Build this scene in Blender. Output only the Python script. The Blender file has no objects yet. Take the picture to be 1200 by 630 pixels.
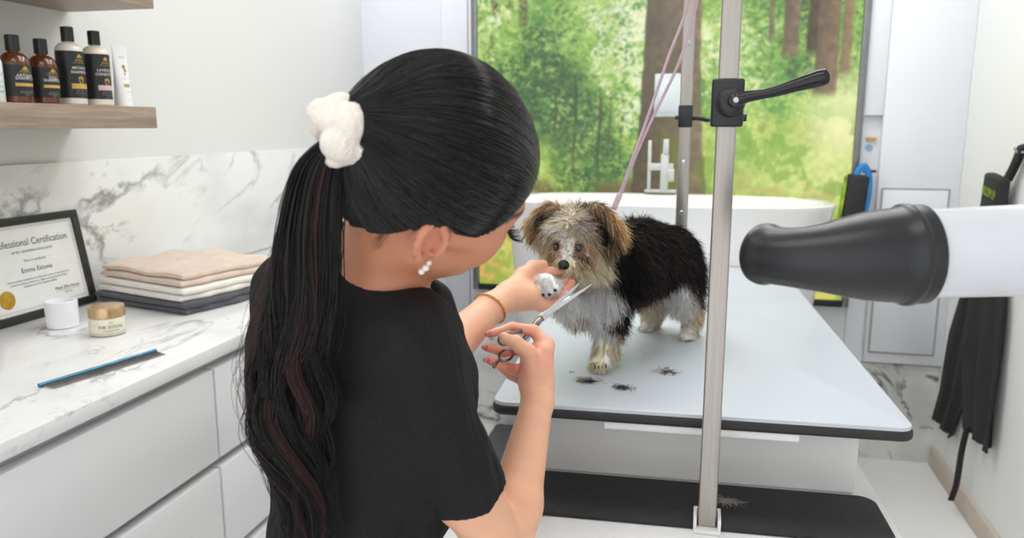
import bpy, bmesh, math, random
import numpy as np
from mathutils import Matrix, Vector
R = math.radians
PI = math.pi
random.seed(7)
rng = np.random.default_rng(11)
scene = bpy.context.scene
COL = scene.collection

# ------------------------------------------------------------------ camera
YAW = 13.4
cam = bpy.data.cameras.new('camera')
cam.sensor_width = 36.0
cam.lens = 36.0 * 915 / 1200
cam.dof.use_dof = True
cam.dof.focus_distance = 1.3
cam.dof.aperture_fstop = 4.5
cam.clip_start = 0.02
cam_o = bpy.data.objects.new('camera', cam)
COL.objects.link(cam_o)
cam_o.location = (0, 0, 1.4)
cam_o.rotation_euler = (R(90 - 10.4), 0, R(YAW))
scene.camera = cam_o


def DL(r, a, u):
    """a direction given as right / away / up seen from the camera, in world axes"""
    c, s = math.cos(R(YAW)), math.sin(R(YAW))
    return np.array((r * c - a * s, r * s + a * c, u))


def PX(x, y, away):
    """the world point on the sight line of photo pixel (x, y) that lies `away` metres into the room"""
    t = R(10.4)
    i, j = (x - 600) / 915, (y - 315) / 915
    d = np.array((i, math.cos(t) - math.sin(t) * j, -math.sin(t) - math.cos(t) * j))
    d = d * away / d[1]
    return DL(*d) + np.array((0, 0, 1.4))


# ------------------------------------------------------------------ light
w = bpy.data.worlds.new('world')
scene.world = w
w.use_nodes = True
w.node_tree.nodes['Background'].inputs[0].default_value = (0.97, 0.98, 1.0, 1)
w.node_tree.nodes['Background'].inputs[1].default_value = 1.5


def area(name, loc, sx, sy, power, rot=(0, 0, 0), color=(1, 0.995, 0.985)):
    l = bpy.data.lights.new(name, 'AREA')
    l.shape = 'RECTANGLE'
    l.size, l.size_y, l.energy, l.color = sx, sy, power, color
    o = bpy.data.objects.new(name, l)
    o.location, o.rotation_euler = loc, rot
    COL.objects.link(o)


area('ceiling_light_front', (-0.45, 0.35, 2.66), 1.6, 0.5, 9)
area('ceiling_light_middle', (-0.30, 1.9, 2.66), 1.7, 0.5, 14)
area('ceiling_light_back', (-0.2, 2.75, 2.66), 1.8, 0.5, 20)
area('fill_light_passage', (-1.35, 3.6, 2.66), 0.5, 0.4, 4)  # unseen lamp, added so that light reaches the passage end wall
scene.view_settings.view_transform = 'Standard'
scene.view_settings.look = 'None'
scene.view_settings.exposure = 0.0
scene.view_settings.gamma = 1.0
scene.view_settings.use_curve_mapping = False
scene.cycles.max_bounces = 8
scene.cycles.use_denoising = True


# ------------------------------------------------------------------ helpers
def lin(c):
    c = np.asarray(c, float) / 255.0
    return np.where(c <= 0.04045, c / 12.92, ((c + 0.055) / 1.055) ** 2.4)


def rgba(c):
    return tuple(float(x) for x in lin(c)) + (1.0,)


def mat(name, col, rough=0.5, metal=0.0, spec=0.5, bump=None, noise=None, attr=None, trans=0.0, sss=0.0,
        coat=0.0, emit=None, aniso=0.0, sheen=0.0):
    """principled material; noise=(scale, colour2, detail) mottles the colour, bump=(scale, strength, stretch)"""
    m = bpy.data.materials.new(name)
    m.use_nodes = True
    nt = m.node_tree
    b = nt.nodes['Principled BSDF']
    I = b.inputs
    I['Base Color'].default_value = rgba(col)
    I['Roughness'].default_value = rough
    I['Metallic'].default_value = metal
    I['Specular IOR Level'].default_value = spec
    I['Transmission Weight'].default_value = trans
    I['Coat Weight'].default_value = coat
    I['Anisotropic'].default_value = aniso
    I['Sheen Weight'].default_value = sheen
    if sss:
        I['Subsurface Weight'].default_value = sss
        I['Subsurface Radius'].default_value = (0.01, 0.004, 0.002)
        I['Subsurface Scale'].default_value = 1.0
    L = nt.links.new
    tc = nt.nodes.new('ShaderNodeTexCoord')
    if noise:
        n = nt.nodes.new('ShaderNodeTexNoise')
        n.inputs['Scale'].default_value = noise[0]
        n.inputs['Detail'].default_value = noise[2] if len(noise) > 2 else 4
        mp = nt.nodes.new('ShaderNodeMapping')
        if len(noise) > 3:
            mp.inputs['Scale'].default_value = noise[3]
        L(tc.outputs['Object'], mp.inputs['Vector'])
        L(mp.outputs[0], n.inputs['Vector'])
        rp = nt.nodes.new('ShaderNodeValToRGB')
        rp.color_ramp.elements[0].position = 0.35
        rp.color_ramp.elements[1].position = 0.65
        rp.color_ramp.elements[0].color = rgba(noise[1])
        rp.color_ramp.elements[1].color = rgba(col)
        L(n.outputs['Fac'], rp.inputs[0])
        L(rp.outputs[0], I['Base Color'])
    if attr:
        a = nt.nodes.new('ShaderNodeAttribute')
        a.attribute_name = attr
        L(a.outputs['Color'], I['Base Color'])
    if bump:
        n = nt.nodes.new('ShaderNodeTexNoise')
        n.inputs['Scale'].default_value = bump[0]
        n.inputs['Detail'].default_value = 5
        mp = nt.nodes.new('ShaderNodeMapping')
        if len(bump) > 2:
            mp.inputs['Scale'].default_value = bump[2]
        L(tc.outputs['Object'], mp.inputs['Vector'])
        L(mp.outputs[0], n.inputs['Vector'])
        bp = nt.nodes.new('ShaderNodeBump')
        bp.inputs['Strength'].default_value = bump[1]
        bp.inputs['Distance'].default_value = bump[3] if len(bump) > 3 else 0.002
        L(n.outputs['Fac'], bp.inputs['Height'])
        L(bp.outputs[0], I['Normal'])
    if emit:
        I['Emission Color'].default_value = rgba(emit[0])
        I['Emission Strength'].default_value = emit[1]
    return m


def marble(name, base, vein, rough=0.15, seed=0.0, scale=1.0, amount=0.75, wide=1.0):
    m = mat(name, base, rough)
    nt = m.node_tree
    L = nt.links.new
    N = nt.nodes.new
    b = nt.nodes['Principled BSDF']
    tc = N('ShaderNodeTexCoord')
    mp = N('ShaderNodeMapping')
    mp.inputs['Location'].default_value = (seed, seed * 1.7, seed * 0.6)
    mp.inputs['Rotation'].default_value = (0.5, 0.35, 0.6)
    mp.inputs['Scale'].default_value = (scale, scale * 0.6, scale)
    L(tc.outputs['Object'], mp.inputs['Vector'])

    def ridge(sc, width, dist, det):
        n = N('ShaderNodeTexNoise')
        n.inputs['Scale'].default_value = sc
        n.inputs['Detail'].default_value = det
        n.inputs['Roughness'].default_value = 0.55
        n.inputs['Distortion'].default_value = dist
        L(mp.outputs[0], n.inputs['Vector'])
        s = N('ShaderNodeMath'); s.operation = 'SUBTRACT'; s.inputs[1].default_value = 0.5
        L(n.outputs['Fac'], s.inputs[0])
        a = N('ShaderNodeMath'); a.operation = 'ABSOLUTE'
        L(s.outputs[0], a.inputs[0])
        r = N('ShaderNodeMapRange')
        r.inputs['From Min'].default_value = 0.0
        r.inputs['From Max'].default_value = width
        r.inputs['To Min'].default_value = 1.0
        r.inputs['To Max'].default_value = 0.0
        L(a.outputs[0], r.inputs['Value'])
        return r.outputs[0]

    def mask(sc, lo, hi):
        n = N('ShaderNodeTexNoise')
        n.inputs['Scale'].default_value = sc
        n.inputs['Detail'].default_value = 3
        L(mp.outputs[0], n.inputs['Vector'])
        r = N('ShaderNodeMapRange')
        r.inputs['From Min'].default_value = lo
        r.inputs['From Max'].default_value = hi
        L(n.outputs['Fac'], r.inputs['Value'])
        return r.outputs[0]

    def mul(a, b_):
        k = N('ShaderNodeMath'); k.operation = 'MULTIPLY'
        L(a, k.inputs[0])
        if isinstance(b_, float):
            k.inputs[1].default_value = b_
        else:
            L(b_, k.inputs[1])
        return k.outputs[0]

    def mx(a, b_):
        k = N('ShaderNodeMath'); k.operation = 'MAXIMUM'
        L(a, k.inputs[0]); L(b_, k.inputs[1])
        return k.outputs[0]

    v1 = mul(ridge(1.6, 0.022 * wide, 0.9, 6), mask(2.2, 0.47 - .08 * (wide - 1), 0.62 - .08 * (wide - 1)))
    v2 = mul(mul(ridge(3.4, 0.018, 1.2, 8), mask(3.0, 0.5, 0.65)), 0.6)
    v3 = mul(mul(ridge(1.3, 0.12 * wide, 0.7, 5), mask(1.7, 0.5 - .1 * (wide - 1), 0.7 - .1 * (wide - 1))), 0.35)
    tot = mul(mx(mx(v1, v2), v3), float(amount))
    mix = N('ShaderNodeMix'); mix.data_type = 'RGBA'
    L(tot, mix.inputs[0])
    mix.inputs[6].default_value = rgba(base)
    mix.inputs[7].default_value = rgba(vein)
    L(mix.outputs[2], b.inputs['Base Color'])
    return m


# ---- geometry as (verts Nx3 array, faces list)
def gjoin(*gs):
    V, Fc, n = [], [], 0
    for v, f in gs:
        V.append(np.asarray(v, float))
        Fc += [tuple(i + n for i in q) for q in f]
        n += len(v)
    return np.vstack(V), Fc


def rotm(rx=0, ry=0, rz=0):
    return np.array(Matrix.Rotation(R(rz), 3, 'Z') @ Matrix.Rotation(R(ry), 3, 'Y') @ Matrix.Rotation(R(rx), 3, 'X'))


def gxf(g, loc=(0, 0, 0), rot=(0, 0, 0), sc=(1, 1, 1)):
    v = np.asarray(g[0], float) * np.asarray(sc, float)
    return v @ rotm(*rot).T + np.asarray(loc, float), g[1]


def gfrom_bm(bm):
    bm.verts.index_update()
    v = np.array([x.co[:] for x in bm.verts])
    f = [tuple(x.index for x in q.verts) for q in bm.faces]
    bm.free()
    return v, f


def gbox(lo, hi, bev=0.0, seg=2):
    lo, hi = np.minimum(lo, hi), np.maximum(lo, hi)
    bm = bmesh.new()
    bmesh.ops.create_cube(bm, size=1.0)
    for q in bm.verts:
        q.co = Vector([(lo[i] + hi[i]) / 2 + q.co[i] * (hi[i] - lo[i]) for i in range(3)])
    if bev:
        bmesh.ops.bevel(bm, geom=bm.edges[:], offset=bev, segments=seg, affect='EDGES', profile=0.5)
    return gfrom_bm(bm)


def gprism(pts, z0, z1, bev=0.0, seg=2):
    """outline in xy extruded from z0 to z1"""
    bm = bmesh.new()
    lo = [bm.verts.new((x, y, z0)) for x, y in pts]
    f = bm.faces.new(lo)
    r = bmesh.ops.extrude_face_region(bm, geom=[f])
    for q in r['geom']:
        if isinstance(q, bmesh.types.BMVert):
            q.co.z = z1
    bmesh.ops.recalc_face_normals(bm, faces=bm.faces[:])
    if bev:
        ed = [e for e in bm.edges if abs(e.verts[0].co.z - e.verts[1].co.z) < 1e-6]
        bmesh.ops.bevel(bm, geom=ed, offset=bev, segments=seg, affect='EDGES', profile=0.5)
    return gfrom_bm(bm)


def rrect(x0, y0, x1, y1, r, n=6, corners=(1, 1, 1, 1)):
    out = []
    for k, (cx, cy, a) in enumerate(((x1 - r, y1 - r, 0), (x0 + r, y1 - r, 90), (x0 + r, y0 + r, 180), (x1 - r, y0 + r, 270))):
        for i in range(n + 1):
            t = R(a + 90 * i / n)
            out.append((cx + r * math.cos(t), cy + r * math.sin(t)))
    return out


def glathe(prof, n=48, loc=(0, 0, 0), ax=None, sy=1.0):
    """profile of (radius, height); closed with fans where radius > 0 at the ends"""
    V, Fc = [], []
    for r, z in prof:
        for i in range(n):
            a = 2 * PI * i / n
            V.append((r * math.cos(a), sy * r * math.sin(a), z))
    m = len(prof)
    for j in range(m - 1):
        for i in range(n):
            k = (i + 1) % n
            Fc.append((j * n + i, j * n + k, (j + 1) * n + k, (j + 1) * n + i))
    Fc.append(tuple(range(n))[::-1])
    Fc.append(tuple((m - 1) * n + i for i in range(n)))
    V = np.array(V)
    if ax is not None:
        q = np.array(Vector((0, 0, 1)).rotation_difference(Vector(ax).normalized()).to_matrix())
        V = V @ q.T
    return V + np.asarray(loc, float), Fc


def frames(P):
    P = np.asarray(P, float)
    T = np.gradient(P, axis=0)
    T /= np.linalg.norm(T, axis=1)[:, None] + 1e-12
    N = np.zeros_like(T)
    a = np.array([0, 0, 1.0]) if abs(T[0, 2]) < 0.9 else np.array([1.0, 0, 0])
    N[0] = a - T[0] * (a @ T[0])
    N[0] /= np.linalg.norm(N[0])
    for i in range(1, len(P)):
        v = N[i - 1] - T[i] * (N[i - 1] @ T[i])
        N[i] = v / (np.linalg.norm(v) + 1e-12)
    return T, N, np.cross(T, N)


def gtube(P, rad, n=10, closed=False, flat=1.0, caps=True):
    P = np.asarray(P, float)
    m = len(P)
    rad = np.full(m, rad) if np.isscalar(rad) else np.asarray(rad, float)
    if closed:
        T, N, B = frames(np.vstack([P[-1], P, P[0]]))
        T, N, B = T[1:-1], N[1:-1], B[1:-1]
    else:
        T, N, B = frames(P)
    a = 2 * PI * np.arange(n) / n
    V = (P[:, None, :] + rad[:, None, None] * (np.cos(a)[None, :, None] * N[:, None, :] + flat * np.sin(a)[None, :, None] * B[:, None, :])).reshape(-1, 3)
    Fc = []
    for j in range(m if closed else m - 1):
        j2 = (j + 1) % m
        for i in range(n):
            k = (i + 1) % n
            Fc.append((j * n + i, j * n + k, j2 * n + k, j2 * n + i))
    if not closed and caps:
        Fc.append(tuple(range(n))[::-1])
        Fc.append(tuple((m - 1) * n + i for i in range(n)))
    return V, Fc


def spline(K, n):
    """Catmull-Rom through the rows of K"""
    K = np.asarray(K, float)
    P = np.vstack([2 * K[0] - K[1], K, 2 * K[-1] - K[-2]])
    t = np.linspace(0, len(K) - 1 - 1e-9, n)
    i = t.astype(int)
    u = (t - i)[:, None]
    a, b, c, d = P[i], P[i + 1], P[i + 2], P[i + 3]
    return 0.5 * (2 * b + (c - a) * u + (2 * a - 5 * b + 4 * c - d) * u ** 2 + (3 * b - a - 3 * c + d) * u ** 3)


def gtext(s, size, align='CENTER', ext=0.0):
    cu = bpy.data.curves.new('t', 'FONT')
    cu.body, cu.size, cu.align_x, cu.extrude = s, size, align, ext
    cu.resolution_u = 3
    o = bpy.data.objects.new('t', cu)
    COL.objects.link(o)
    dg = bpy.context.evaluated_depsgraph_get()
    me = bpy.data.meshes.new_from_object(o.evaluated_get(dg))
    v = np.array([q.co[:] for q in me.vertices]) if len(me.vertices) else np.zeros((0, 3))
    f = [tuple(q.vertices) for q in me.polygons]
    bpy.data.objects.remove(o)
    bpy.data.curves.remove(cu)
    bpy.data.meshes.remove(me)
    return v, f


def mesh(name, g, m, parent=None, smooth=40, colors=None, base=None):
    """link one mesh object; geometry is given in world space, the object sits under its parent"""
    V = np.asarray(g[0], float)
    if parent is not None:
        off = Vector((0, 0, 0))
        q = parent
        while q is not None:
            off = off + q.location
            q = q.parent
        loc = (0, 0, 0)
        V = V - np.array(off)
    else:
        b = np.array([(V[:, 0].min() + V[:, 0].max()) / 2, (V[:, 1].min() + V[:, 1].max()) / 2, V[:, 2].min()]) if base is None else np.asarray(base, float)
        V = V - b
        loc = tuple(b)
    me = bpy.data.meshes.new(name)
    fl = g[1]
    me.from_pydata(V.tolist() if len(V) < 200000 else V, [], fl if isinstance(fl, list) else fl.tolist())
    me.validate()
    if m is not None:
        me.materials.append(m)
    if colors is not None:
        ca = me.color_attributes.new('col', 'FLOAT_COLOR', 'POINT')
        c4 = np.ones((len(V), 4), np.float32)
        c4[:, :3] = colors
        ca.data.foreach_set('color', c4.ravel())
    if smooth:
        me.shade_smooth()
        if smooth < 179:
            me.set_sharp_from_angle(angle=R(smooth))
    o = bpy.data.objects.new(name, me)
    o.location = loc
    o.parent = parent
    COL.objects.link(o)
    return o


def tag(o, label, cat, group=None):
    o['label'] = label
    o['category'] = cat
    if group:
        o['group'] = group
    return o


def thing(name, loc, label, cat, group=None):
    o = bpy.data.objects.new(name, None)
    o.location = loc
    o.empty_display_size = 0.05
    COL.objects.link(o)
    return tag(o, label, cat, group)


def struct(name, g, m, smooth=40, **k):
    o = mesh(name, g, m, smooth=smooth, **k)
    o['kind'] = 'structure'
    return o


# ------------------------------------------------------------------ materials
M_wall_right = mat('wall_paint_brightened', (240, 240, 239), 0.55, bump=(220, 0.05))  # same wall paint; the extra light on this wall is put into the colour
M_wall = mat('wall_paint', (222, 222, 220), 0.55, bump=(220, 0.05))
M_wall_cool = mat('cool_white_panel', (230, 232, 238), 0.25, noise=(1.2, (226, 229, 235), 2))
M_ceil = mat('ceiling_paint', (240, 240, 238), 0.7, noise=(3, (236, 236, 234), 2))
M_floor = mat('white_floor', (243, 243, 243), 0.3, noise=(2.0, (239, 239, 239), 3))
M_marble_w = marble('marble_backsplash', (236, 236, 235), (138, 136, 134), 0.2, 1.3, 1.5, 0.9, 1.35)
M_marble_c = marble('marble_counter', (240, 240, 240), (150, 150, 154), 0.2, 4.1, 1.9, 0.75)
M_marble_b = marble('marble_wainscot', (240, 240, 238), (112, 109, 104), 0.25, 3.4, 2.3, 1.0, 1.9)
M_cab = mat('white_lacquer', (232, 232, 233), 0.3, noise=(1.5, (229, 229, 231), 2))
M_groove = mat('white_groove', (226, 226, 227), 0.4, noise=(1.5, (222, 222, 223), 2))
M_base = mat('beige_skirting', (214, 200, 186), 0.5, noise=(9, (205, 191, 177), 3))
M_line = mat('seam_grey', (170, 170, 176), 0.6, noise=(9, (165, 165, 170), 3))
M_wood = mat('grey_oak', (166, 146, 130), 0.45, noise=(16, (142, 122, 107), 6, (6.0, 0.5, 7.0)), bump=(60, 0.15, (6, 0.5, 7)))

# ------------------------------------------------------------------ the room
XL, XR, YB = -1.74, 1.0, 3.43
struct('floor', gbox((XL - .1, -1.2, -.05), (XR + .1, 4.1, 0)), M_floor)
struct('ceiling', gbox((XL - .1, -1.2, 2.7), (XR + .1, 4.1, 2.75)), M_ceil)
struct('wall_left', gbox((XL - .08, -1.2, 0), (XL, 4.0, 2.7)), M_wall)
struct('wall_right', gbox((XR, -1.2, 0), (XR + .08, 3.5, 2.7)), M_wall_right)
struct('wall_back', gjoin(gbox((-.99, YB, .42), (.70, YB + .08, 2.7)), gbox((-1.0, YB, 0), (-.99, 4.0, 2.7))), M_wall_cool)
struct('wall_back_left', gbox((XL, 3.93, 0), (-.99, 4.0, 2.7)), M_wall_cool)
struct('wall_back_right', gbox((.70, YB - .035, .43), (XR, YB + .08, 2.7), .003), M_wall_cool)
struct('trim_1', gjoin(gbox((-.99, YB - .012, 0), (XR, YB + .06, .42), .002)), M_marble_b)
struct('trim_2', gbox((XL, -.6, .9), (XL + .012, 3.93, 1.30), .002), M_marble_w)
struct('baseboard_right', gbox((XR - .014, -1.2, 0), (XR, YB - .036, .085), .003), M_base)
# access panel in the right-hand part of the back wall
hx0, hx1, hz0, hz1, hy = .716, .962, .475, 1.152, YB - .036
d1 = struct('door_1', gbox((hx0 + .004, hy - .006, hz0 + .004), (hx1 - .004, hy, hz1 - .004), .002), M_wall_cool)
fr = gjoin(gbox((hx0 - .003, hy - .004, hz0), (hx0 + .003, hy, hz1)), gbox((hx1 - .003, hy - .004, hz0), (hx1 + .003, hy, hz1)),
           gbox((hx0, hy - .004, hz0 - .003), (hx1, hy, hz0 + .003)), gbox((hx0, hy - .004, hz1 - .003), (hx1, hy, hz1 + .003)))
mesh('door_seam', fr, M_line, d1)
# niche strip between the mural and the panel, with a ledge across it
struct('trim_3', gjoin(gbox((.625, YB - .03, 1.44), (.699, YB, 2.7), .002), gbox((.625, YB - .012, .43), (.64, YB, 1.44))), M_wall_cool)
# far passage: tall white cupboard fronts with a seam
struct('trim_4', gjoin(gbox((-1.30, 3.915, 0.06), (-1.165, 3.93, 2.5), .003), gbox((-1.157, 3.915, .06), (-1.0, 3.93, 2.5), .003)), M_wall_cool)

# ------------------------------------------------------------------ forest mural
def vnoise(h, w_, cells, seed):
    r = np.random.default_rng(seed)
    gh, gw = int(cells * h / w_) + 3, cells + 3
    g = r.random((gh, gw))
    y = np.linspace(0, cells * h / w_, h)
    x = np.linspace(0, cells, w_)
    yi, xi = y.astype(int), x.astype(int)
    fy, fx = (y - yi), (x - xi)
    fy, fx = fy * fy * (3 - 2 * fy), fx * fx * (3 - 2 * fx)
    a = g[yi][:, xi] * (1 - fx) + g[yi][:, xi + 1] * fx
    b = g[yi + 1][:, xi] * (1 - fx) + g[yi + 1][:, xi + 1] * fx
    return a * (1 - fy)[:, None] + b * fy[:, None]


def fbm(h, w_, cells, seed, o=5, p=0.55):
    s, t, a = 0, 0, 1.0
    for i in range(o):
        s = s + a * vnoise(h, w_, cells * 2 ** i, seed + i)
        t += a
        a *= p
    return s / t


def sstep(a, b, x):
    t = np.clip((x - a) / (b - a), 0, 1)
    return t * t * (3 - 2 * t)


def paint_forest(W, H, px0, px1, pytop, pybot):
    """the printed photograph on the wall: canopy, undergrowth, trunks and a sunlit clearing"""
    X = np.linspace(px0, px1, W)[None, :].repeat(H, 0)
    Y = np.linspace(pytop, pybot, H)[:, None].repeat(W, 1)
    r = np.random.default_rng(5)
    big, mid, fin = fbm(H, W, 7, 1), fbm(H, W, 22, 20), fbm(H, W, 70, 40, 3)
    c = np.zeros((H, W, 3))

    def mixc(col, a):
        c[:] = c * (1 - a[..., None]) + np.array(col, float) * a[..., None]
    mixc((146, 188, 92), np.ones((H, W)))
    mixc((92, 150, 66), sstep(.45, .62, mid))
    mixc((222, 234, 176), sstep(.50, .66, big) * sstep(.42, .6, fin))
    # darker conifers on the left half
    for cx, cy, sx, sy, a in ((650, 110, 34, 62, .85), (612, 150, 26, 50, .45), (700, 160, 46, 52, .6), (585, 90, 18, 50, .3), (735, 60, 22, 70, .35), (690, 30, 30, 26, .25), (900, 60, 40, 50, .25)):
        mixc((52, 100, 56), a * np.exp(-((X - cx) / sx) ** 2 - ((Y - cy) / sy) ** 2) * sstep(.36, .55, mid * .6 + fin * .4))
    # slim stems behind the leaves
    for x, t, b, ww, col in ((583, -60, 26, 5, (74, 66, 46)), (604, -60, 22, 4, (88, 82, 56)), (619, -60, 40, 7, (80, 66, 46)), (581, 52, 84, 4, (70, 70, 44)), (685, 95, 205, 2.5, (62, 70, 40)), (715, 110, 215, 2.5, (70, 74, 44)), (727, 110, 190, 2, (80, 86, 56)), (660, 120, 190, 2, (70, 84, 50)), (742, 120, 195, 2, (80, 84, 50))):
        mixc(col, sstep(ww, ww * .5, abs(X - x - 1.5 * np.sin(Y / 17))) * sstep(t - 4, t, Y) * sstep(b + 4, b - 4, Y) * .85)
    # leaf sprays, light or dark with the depth of the wood behind them
    n = 26000
    deep = .9 * big + .5 * mid + .25 * fin
    for cx, cy, sx, sy, a in ((652, 110, 36, 66, .42), (614, 150, 26, 50, .2), (700, 165, 46, 50, .25), (590, 100, 22, 60, .12), (735, 60, 20, 70, .15), (905, 50, 34, 60, .12)):
        deep = deep - a * np.exp(-((X - cx) / sx) ** 2 - ((Y - cy) / sy) ** 2)
    for cx, cy, sx, sy, a in ((735, 20, 50, 36, .22), (690, 70, 40, 24, .12), (600, 60, 30, 30, .16), (745, 120, 30, 40, .12), (860, 60, 40, 70, .10), (640, 190, 90, 30, .06)):
        deep = deep + a * np.exp(-((X - cx) / sx) ** 2 - ((Y - cy) / sy) ** 2)
    PAL = np.array(((50, 78, 38), (74, 112, 48), (106, 148, 60), (142, 180, 76), (182, 208, 104), (218, 230, 154), (238, 242, 202)), float)
    lx, ly = r.uniform(px0, px1, n), r.uniform(pytop, pybot, n)
    for x, y in zip(lx, ly):
        s = r.uniform(.8, 2.6)
        k = r.random()
        i, j = int((x - px0) / (px1 - px0) * (W - 1)), int((y - pytop) / (pybot - pytop) * (H - 1))
        q = (deep[j, i] - .55) / .5 * 6 + r.normal(0, .9)
        col = PAL[int(np.clip(q, 0, 6))]
        if x > 815 and y > 120:
            s *= .7
            col = ((196, 218, 96), (150, 190, 70), (216, 226, 130), (120, 165, 58))[r.integers(4)]
        if y > 205 and x < 770:
            col = np.array(col) * .8
        sc = W / (px1 - px0)
        a, b = max(1, int(s * 1.5 * sc)), max(1, int(s * .8 * sc))
        i0, i1, j0, j1 = max(0, i - a), min(W, i + a + 1), max(0, j - b), min(H, j + b + 1)
        if i1 <= i0 or j1 <= j0:
            continue
        yy, xx = np.mgrid[j0:j1, i0:i1]
        mk = (((xx - i) / (a + .01)) ** 2 + ((yy - j + .3 * (xx - i) * (1 if k < .5 else -1)) / (b + .01)) ** 2 < 1) * .55
        c[j0:j1, i0:i1] = c[j0:j1, i0:i1] * (1 - mk[..., None]) + np.array(col, float) * mk[..., None]
    # clearing on the right with sun on the grass
    gr = sstep(128, 160, Y + 16 * (big - .5) * 2) * sstep(800, 840, X)
    gcol = np.array((172, 196, 82))[None, None] * (.70 + .55 * mid[..., None]) + np.array((120, 90, 80))[None, None] * (fin[..., None] - .5)
    c[:] = c * (1 - .72 * gr[..., None]) + gcol * (.72 * gr[..., None])
    mixc((150, 112, 70), .55 * gr * sstep(190, 235, Y) * sstep(.5, .62, fbm(H, W, 40, 55)))
    mixc((252, 248, 190), .85 * np.exp(-((X - 990) / 42) ** 2 - ((Y - 150) / 62) ** 2))
    mixc((228, 236, 150), .5 * np.exp(-((X - 940) / 90) ** 2 - ((Y - 215) / 36) ** 2))
    mixc((116, 158, 60), .55 * sstep(.52, .62, mid) * gr)
    # undergrowth and soil on the left
    mixc((190, 206, 92), .6 * sstep(150, 185, Y) * sstep(.42, .6, big) * sstep(780, 740, X))
    mixc((64, 110, 46), .6 * sstep(178, 205, Y) * sstep(.44, .58, mid) * sstep(780, 750, X))
    mixc((112, 88, 58), .75 * sstep(208, 222, Y) * sstep(256, 230, Y) * sstep(.42, .56, big * .5 + mid * .5) * sstep(800, 770, X))
    low = sstep(248, 275, Y)
    mixc((216, 206, 104), low * .85)
    mixc((226, 164, 92), low * .7 * sstep(.5, .6, mid))
    mixc((142, 172, 66), low * .8 * sstep(.55, .42, fbm(H, W, 30, 77)))
    # trunks
    def trunk(x, wtop, wbot, t, b, col, dark, rough=1.0):
        ww = wtop + (wbot - wtop) * np.clip((Y - t) / (b - t), 0, 1) ** 3
        e = abs(X - x + 2 * (vnoise(H, W, 40, 91) - .5)) - ww
        a = sstep(1.2, -1.2, e) * sstep(t - 3, t + 3, Y) * sstep(b + 7, b - 7, Y)
        bark = fbm(W, H, 60, 61, 4).T * .6 + fin * .4
        cc = np.array(col, float)[None, None] * (.72 + .6 * bark[..., None])
        sh = .5 + .5 * (X - x) / (ww + 1e-6)
        cc = cc * (1 - .35 * (1 - sh[..., None]) * rough)
        c[:] = c * (1 - a[..., None]) + cc * a[..., None]
        mixc(dark, a * .5 * sstep(.55, .68, mid))
    trunk(930, 8, 9, -80, 78, (124, 106, 80), (88, 82, 56), .5)
    trunk(953, 5, 6, -80, 74, (84, 70, 48), (50, 50, 34), .4)
    trunk(908, 3, 3, -80, 60, (120, 116, 80), (90, 100, 60), .3)
    trunk(969, 11, 13, -80, 118, (132, 110, 84), (98, 90, 60), .6)
    trunk(989, 5, 6, -80, 96, (148, 126, 92), (118, 104, 66), .3)
    trunk(799, 31, 46, -80, 236, (128, 112, 86), (92, 90, 56), 1.0)
    mixc((112, 128, 46), .7 * sstep(.46, .58, mid) * sstep(120, 200, Y) * (abs(X - 815) < 26) * sstep(240, 228, Y))
    # soft focus of the print
    for _ in range(2):
        c[1:-1, 1:-1] = (c[1:-1, 1:-1] * 2 + c[:-2, 1:-1] + c[2:, 1:-1] + c[1:-1, :-2] + c[1:-1, 2:]) / 6
    return np.clip(c, 0, 255)


mx0, mx1, mz0, mz1 = -.965, .598, .685, 2.25
mural = thing('forest_mural', (0, YB, mz0), 'large backlit forest photograph in a grey frame on the back wall above the tub', 'mural')
W_, H_ = 520, 470
fc = paint_forest(W_, H_, 563, 1004, -75, 342)
gx = np.linspace(mx0, mx1, W_)
gz = np.linspace(mz1, mz0, H_)
V = np.zeros((H_, W_, 3))
V[..., 0], V[..., 1], V[..., 2] = gx[None], YB - .022, gz[:, None]
idx = np.arange(H_ * W_).reshape(H_, W_)
Fq = np.stack([idx[:-1, :-1], idx[1:, :-1], idx[1:, 1:], idx[:-1, 1:]], -1).reshape(-1, 4)
m_print = bpy.data.materials.new('backlit_print')
m_print.use_nodes = True
nt = m_print.node_tree
bs = nt.nodes['Principled BSDF']
bs.inputs['Base Color'].default_value = (0.02, 0.02, 0.02, 1)
bs.inputs['Roughness'].default_value = 0.35
an = nt.nodes.new('ShaderNodeAttribute'); an.attribute_name = 'col'
nt.links.new(an.outputs['Color'], bs.inputs['Emission Color'])
bs.inputs['Emission Strength'].default_value = 1.0
mesh('printed_panel', (V.reshape(-1, 3), Fq), m_print, mural, smooth=0, colors=lin(fc).reshape(-1, 3))
M_frame = mat('grey_aluminium', (128, 130, 134), 0.35, 0.6, noise=(30, (120, 122, 126), 3))
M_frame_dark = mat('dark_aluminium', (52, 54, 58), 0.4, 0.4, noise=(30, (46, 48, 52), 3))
t_ = .026
for nm, a, b, m in (('side_frame', (mx0 - t_, YB - .045, mz0 - t_), (mx0, YB, mz1 + t_), M_frame), ('side_frame', (mx1, YB - .045, mz0 - t_), (mx1 + t_, YB, mz1 + t_), M_frame),
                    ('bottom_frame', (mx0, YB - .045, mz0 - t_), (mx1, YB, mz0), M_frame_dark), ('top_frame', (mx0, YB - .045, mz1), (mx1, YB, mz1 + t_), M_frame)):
    mesh(nm, gbox(a, b, .003), m, mural)
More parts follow.
